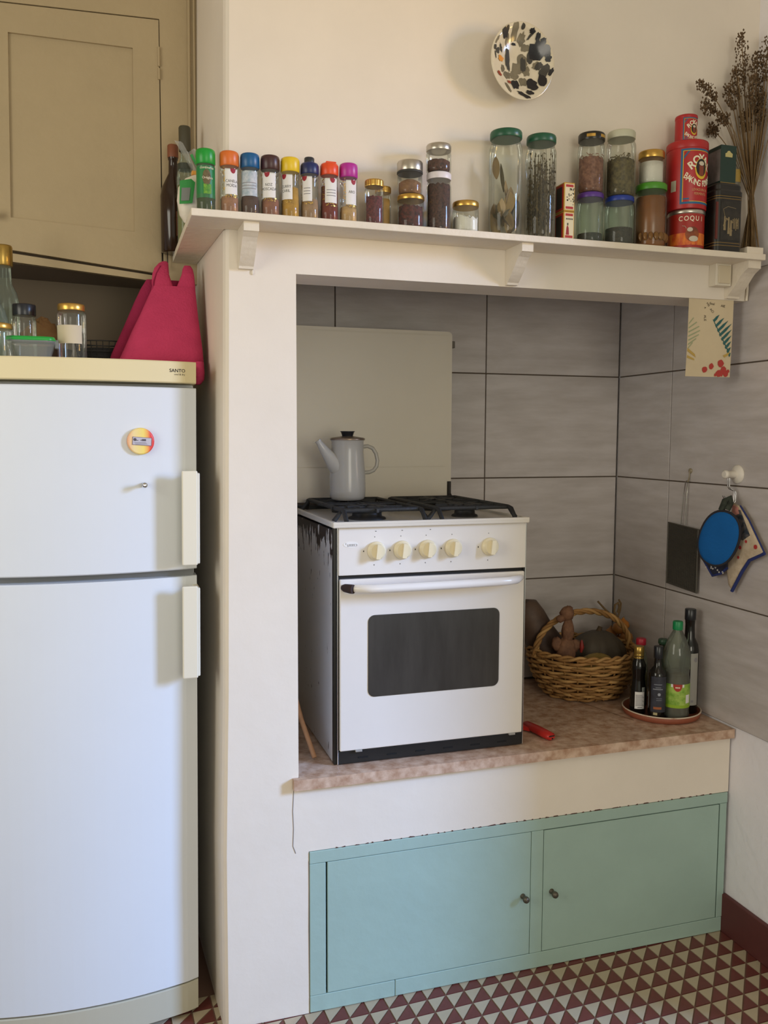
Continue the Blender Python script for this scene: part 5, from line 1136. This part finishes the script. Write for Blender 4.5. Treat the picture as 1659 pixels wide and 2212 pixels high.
# ================================================================== HANGING ON THE RIGHT WALL
XW = XR-0.0005
gt = thing('mesh_toaster', 'flat black wire mesh toaster hanging by a long wire loop on the tiled wall', 'toaster', (XW, 0.262, 1.49))
DW = mat('black_wire', (84, 80, 72), 0.5, 0.3)
gy0, gy1 = -0.083, 0.084; gz0, gz1 = -0.372, -0.156
def gq(u, v): # u across (0 far .. 1 near), v down
    return (-0.012, 0.083-0.166*u+0.0, gz1+(gz0-gz1)*v-0.010*u)
mb = MB()
for u in [i/33 for i in range(34)]: mb.tube([gq(u, 0), gq(u, 1)], 0.0012, 4)
for v in [i/44 for i in range(45)]: mb.tube([gq(0, v), gq(1, v)], 0.0012, 4)
o = obj('wire_mesh', mb, DW, gt); o['kind'] = 'stuff'
bk_ = MB(); bk_.add([gq(0.01, 0.01), gq(0.99, 0.01), gq(0.99, 0.99), gq(0.01, 0.99)], [(0, 1, 2, 3)])
bk_.v = [(x+0.003, y, z) for x, y, z in bk_.v]; bk_.v += [(x+0.002, y, z) for x, y, z in bk_.v]; bk_.f += [(7, 6, 5, 4), (0, 4, 5, 1), (1, 5, 6, 2), (2, 6, 7, 3), (3, 7, 4, 0)]; bk_.mi += [0]*5; bk_.sm += [False]*5
obj('back_sheet', bk_, mat('blackened_sheet', (66, 62, 55), 0.6), gt)
obj('frame', MB().tube([gq(0, 0), gq(1, 0), gq(1, 1), gq(0, 1)], 0.004, 6, closed=True, smooth=False), DW, gt)
obj('wire_handle', MB().tube([(-0.012, 0.014, gz1), (-0.010, 0.006, -0.05), (-0.008, 0.001, -0.006), (-0.008, -0.006, -0.002), (-0.008, -0.012, -0.006), (-0.010, -0.011, -0.05), (-0.012, -0.010, gz1)], 0.0017, 6), STEEL, gt)
hk = thing('clear_hook', 'small clear adhesive hook holding the wire mesh toaster', 'hook', (XW, 0.248, 1.522))
obj('pad', MB().lathe_x([(0.009, 0), (0.009, -0.003), (0.006, -0.005)], 18), mat('hook_plastic', (150, 138, 112), 0.3), hk)
obj('hook', MB().tube([(-0.004, 0, 0), (-0.005, 0, -0.02), (-0.009, -0.001, -0.038), (-0.014, -0.002, -0.036)], 0.0022, 6), mat('hook_plastic', (150, 138, 112), 0.3), hk)

sh_ = thing('suction_hook', 'round white suction hook with a steel wire hook on the tiled wall', 'hook', (XW, 0.012, 1.520))
WP = mat('white_plastic', (226, 220, 208), 0.35)
obj('suction_cup', MB().lathe_x([(0.030, 0), (0.030, -0.003), (0.026, -0.007), (0.015, -0.011), (0.012, -0.012)], 32), WP, sh_)
obj('knob', MB().lathe_x([(0.012, -0.011), (0.012, -0.040), (0.0135, -0.041), (0.0135, -0.050), (0.010, -0.053)], 24), WP, sh_)
mb = MB()
for dy in (0.003, -0.005):
    mb.tube([(-0.034, dy, -0.012), (-0.034, dy, -0.038), (-0.030, dy-0.002, -0.046), (-0.016, dy-0.006, -0.052), (-0.014, dy-0.007, -0.058), (-0.014, dy-0.007, -0.085), (-0.022, dy-0.002, -0.098), (-0.034, dy+0.006, -0.090), (-0.044, dy+0.010, -0.068)], 0.0019, 7)
obj('wire_hook', mb, CHROME, sh_)
# potholders: oval blue one in front, patterned cloths behind
def yz_sheet(poly, x, th, bulge=0.0):
    """closed thin pad whose outline lies in the wall plane (y, z)"""
    m = MB(); n = len(poly); cy, cz = sum(p[0] for p in poly)/n, sum(p[1] for p in poly)/n
    R = [poly]; rings = []
    for s_, dx in ((0.55, -th-bulge), (0.85, -th-bulge*0.6), (0.98, -th*0.8), (1.0, -th*0.5), (0.98, -th*0.1), (0.9, 0.0)):
        rings.append([(x+dx, cy+(p[0]-cy)*s_, cz+(p[1]-cz)*s_) for p in poly])
    return m.loft(rings)
ph = thing('blue_potholder', 'oval plain blue potholder with a dark hem hanging in front of the cloths', 'potholder', (XW-0.030, 0.008, 1.312), None, (0, 0, math.radians(27)))
ov = []
for i in range(40):
    a = 2*PI*i/40; u, v = 0.066*math.cos(a), 0.088*math.sin(a); k = 1+0.10*math.sin(a)*0 - 0.06*math.cos(2*a)
    ro = math.radians(18); ov.append((u*k*math.cos(ro)-v*math.sin(ro)+0.044, u*k*math.sin(ro)+v*math.cos(ro)+0.0))
ov = [(y-0.034, z+0.006) for y, z in ov]
obj('pad', yz_sheet(ov, -0.044, 0.008, 0.004), mat('blue_cloth', (26, 92, 158), 0.9, var=0.06, vscale=20, bump=0.15, bscale=120, spec=0.15), ph)
obj('hem', MB().tube([(-0.047, y*1.015-0.0006, z*1.015) for y, z in ov], 0.0046, 6, closed=True), mat('dark_hem', (36, 34, 40), 0.9), ph)
obj('loop', MB().tube([(-0.042, 0.008, 0.095), (-0.036, -0.002, 0.125), (-0.032, -0.016, 0.135), (-0.034, -0.018, 0.120), (-0.040, -0.010, 0.098)], [0.010, 0.012, 0.010, 0.010, 0.010], 8), mat('loop_cloth', (56, 62, 52), 0.9, var=0.5, vscale=60), ph)
pc = thing('patterned_potholder', 'square patchwork potholder with red spots and blue edging, right of the blue one', 'potholder', (XW, -0.05, 1.28))
P0 = [(0.050, 0.150), (0.020, 0.140), (-0.020, 0.100), (-0.090, 0.012), (-0.092, 0.004), (-0.030, -0.022), (0.000, -0.060), (0.046, -0.130), (0.060, -0.118), (0.080, -0.040), (0.085, 0.060)]
obj('pad', yz_sheet(P0, -0.014, 0.010, 0.003), mat('print_cloth', (206, 190, 166), 0.9, col2=(188, 170, 144), vscale=60, bump=0.15, bscale=120, spec=0.15), pc)
NAVY = mat('navy_edging', (40, 52, 110), 0.9)
obj('edging', MB().tube([(-0.020, -0.094, 0.006), (-0.020, -0.030, -0.024), (-0.020, 0.0, -0.063), (-0.020, 0.044, -0.134)], 0.0055, 7).tube([(-0.020, 0.020, 0.143), (-0.020, -0.022, 0.101), (-0.020, -0.092, 0.010)], 0.0026, 6), NAVY, pc)
obj('dark_patch', MB().prism([(0.040, 0.130), (0.012, 0.130), (-0.036, 0.055), (-0.006, 0.036), (0.050, 0.050)], 'x', -0.0285, -0.0265), mat('leaf_patch', (92, 88, 88), 0.9, col2=(44, 54, 66), vscale=70, thr=(0.45, 0.55)), pc)
obj('pink_corner', MB().prism([(0.050, 0.146), (0.022, 0.138), (0.014, 0.118), (0.040, 0.108)], 'x', -0.0295, -0.0270), mat('pink_patch', (206, 140, 128), 0.9), pc)
mb = MB()
for y, z, r in ((-0.062, 0.022, 0.007), (0.006, 0.012, 0.006), (0.012, -0.020, 0.005), (-0.02, 0.034, 0.005)): mb.lathe_x([(r, -0.0278), (r, -0.0262)], 12, cy=y, cz=z)
obj('red_spots', mb, mat('cherry_red', (178, 52, 50), 0.9), pc)
pd = thing('dotted_cloth', 'dark blue cloth with small white flowers showing below the blue potholder', 'cloth', (XW, 0.07, 1.22))
P1 = [(0.045, 0.060), (-0.060, 0.040), (-0.062, -0.002), (-0.030, -0.022), (0.006, -0.034), (0.040, -0.012), (0.056, 0.010)]
obj('pad', yz_sheet(P1, -0.026, 0.006, 0.001), mat('navy_flower_cloth', (54, 56, 72), 0.9, bump=0.15, bscale=120, spec=0.15), pd)
mb = MB(); rng = random.Random(2)
for k in range(26):
    y, z = -0.05+0.09*rng.random(), -0.02+0.05*rng.random(); mb.lathe_x([(0.003, -0.0345), (0.003, -0.0330)], 7, cy=y, cz=z)
obj('white_flowers', mb, mat('flower_white', (210, 206, 200), 0.9), pd)
obj('edging', MB().tube([(-0.030, 0.056, 0.012), (-0.030, 0.006, -0.036), (-0.030, -0.034, -0.022), (-0.030, -0.062, 0.0)], 0.0045, 7), NAVY, pd)
obj('ochre_trim', MB().tube([(-0.038, 0.046, 0.020), (-0.038, 0.010, 0.006), (-0.038, -0.03, 0.018), (-0.038, -0.054, 0.050)], 0.006, 7), mat('ochre_trim', (140, 104, 60), 0.9, var=0.4, vscale=40), pd)

# ================================================================== PAPER UNDER THE LINTEL
pp = thing('print_sheet', 'cream printed sheet with fern and red flowers hanging under the right lintel end', 'poster', (1.507, 0.001, 2.0615))
mb = MB(); n = 8; vs = []
for j in range(9):
    for i in range(n+1):
        u, v = i/n, j/8; vs.append((-0.081+0.162*u, 0.003*math.sin(u*5)+0.006*v*v, -0.236*v-0.0045*(1-u)*v*0+0.003*math.sin(v*PI)))
k_ = len(vs)
fs = [(j*(n+1)+i, j*(n+1)+i+1, (j+1)*(n+1)+i+1, (j+1)*(n+1)+i) for j in range(8) for i in range(n)]
mb.add(vs, fs, 0, True); mb.add([(x, y+0.0005, z) for x, y, z in vs], [f[::-1] for f in fs], 0, True)
PAP = mat('cream_print', (212, 196, 164), 0.85, var=0.06, vscale=12)
sheet = obj('sheet', mb, PAP, pp)
def py(x, z): u, v = (x+0.081)/0.162, -z/0.236; return 0.003*math.sin(u*5)+0.006*v*v-0.0010
def flat(pols):
    m = MB()
    for p in pols: m.add([(x, py(x, z), z) for x, z in p], [tuple(range(len(p)))])
    return m
fern = []
for k in range(9):
    t_ = k/8; x0, z0 = 0.010+0.060*t_, -0.062-0.105*t_**0.9
    L_f = 0.018+0.050*math.sin(PI*min(1, t_*0.75+0.08)); dx, dz = 0.70*L_f, 0.55*L_f
    xe = min(x0+dx, 0.078); ze = z0+dz*(xe-x0)/max(dx, 1e-6)
    fern.append([(x0, z0), (x0+0.004, z0-0.007), (xe*0.5+x0*0.5+0.003, ze*0.5+z0*0.5-0.006), (xe, ze), (xe*0.5+x0*0.5, ze*0.5+z0*0.5+0.003)])
fern.append([(0.008, -0.060), (0.012, -0.062), (0.074, -0.160), (0.074, -0.168)])
obj('printed_fern', flat(fern), mat('fern_teal', (48, 98, 98), 0.8), sheet)
pale = []
for k in range(7):
    t_ = k/6; z0 = -0.075-0.075*t_; L_f = 0.016+0.026*math.sin(PI*t_)
    pale.append([(-0.078, z0), (-0.078+L_f, z0+0.018), (-0.078+L_f+0.002, z0+0.016), (-0.078, z0-0.004)])
obj('printed_leaf', flat(pale), mat('pale_leaf', (158, 168, 132), 0.8), sheet)
yl = [[(-0.079, -0.150), (-0.050, -0.168), (-0.046, -0.178), (-0.079, -0.160)], [(-0.079, -0.172), (-0.052, -0.182), (-0.050, -0.187), (-0.079, -0.180)], [(0.05, -0.170), (0.074, -0.158), (0.074, -0.166), (0.056, -0.176)]]
for q in yl: obj('printed_petal', flat([q]), mat('print_ochre', (190, 160, 84), 0.8), sheet)
rng = random.Random(8); red = []
for x, z, r in ((-0.010, -0.214, 0.010), (0.012, -0.204, 0.009), (0.043, -0.194, 0.011), (0.055, -0.216, 0.012), (0.064, -0.226, 0.010), (0.040, -0.226, 0.011), (0.028, -0.230, 0.005), (0.072, -0.218, 0.006), (0.050, -0.230, 0.004)):
    red.append([(min(x+r*(0.8+0.4*rng.random())*math.cos(2*PI*i/9), 0.079), max(z+r*(0.8+0.4*rng.random())*math.sin(2*PI*i/9), -0.2355)) for i in range(9)])
m = flat(red); m.v = [(x, y-0.0004, z) for x, y, z in m.v]
obj('printed_flowers', m, mat('print_red', (178, 62, 56), 0.8), sheet)
mb = MB()
def ptext(body, size, x, z, rot):
    v, f = text(body, size); c, s = math.cos(rot), math.sin(rot)
    mb.add([(x+a*c-b*s, py(x+a*c-b*s, z+a*s+b*c)-0.0003, z+a*s+b*c) for a, b in v], f)
ptext('final', 0.011, 0.004, -0.013, -0.12); ptext('AIE', 0.011, 0.042, -0.019, -0.1); ptext('MIS', 0.009, -0.010, -0.016, -0.9); ptext('ACI', 0.010, 0.004, -0.034, -0.8); ptext('A', 0.009, -0.020, -0.026, -1.5); ptext('ALE', 0.011, -0.019, -0.057, -1.5)
obj('printed_words', mb, mat('print_dark', (70, 62, 52), 0.8), sheet)
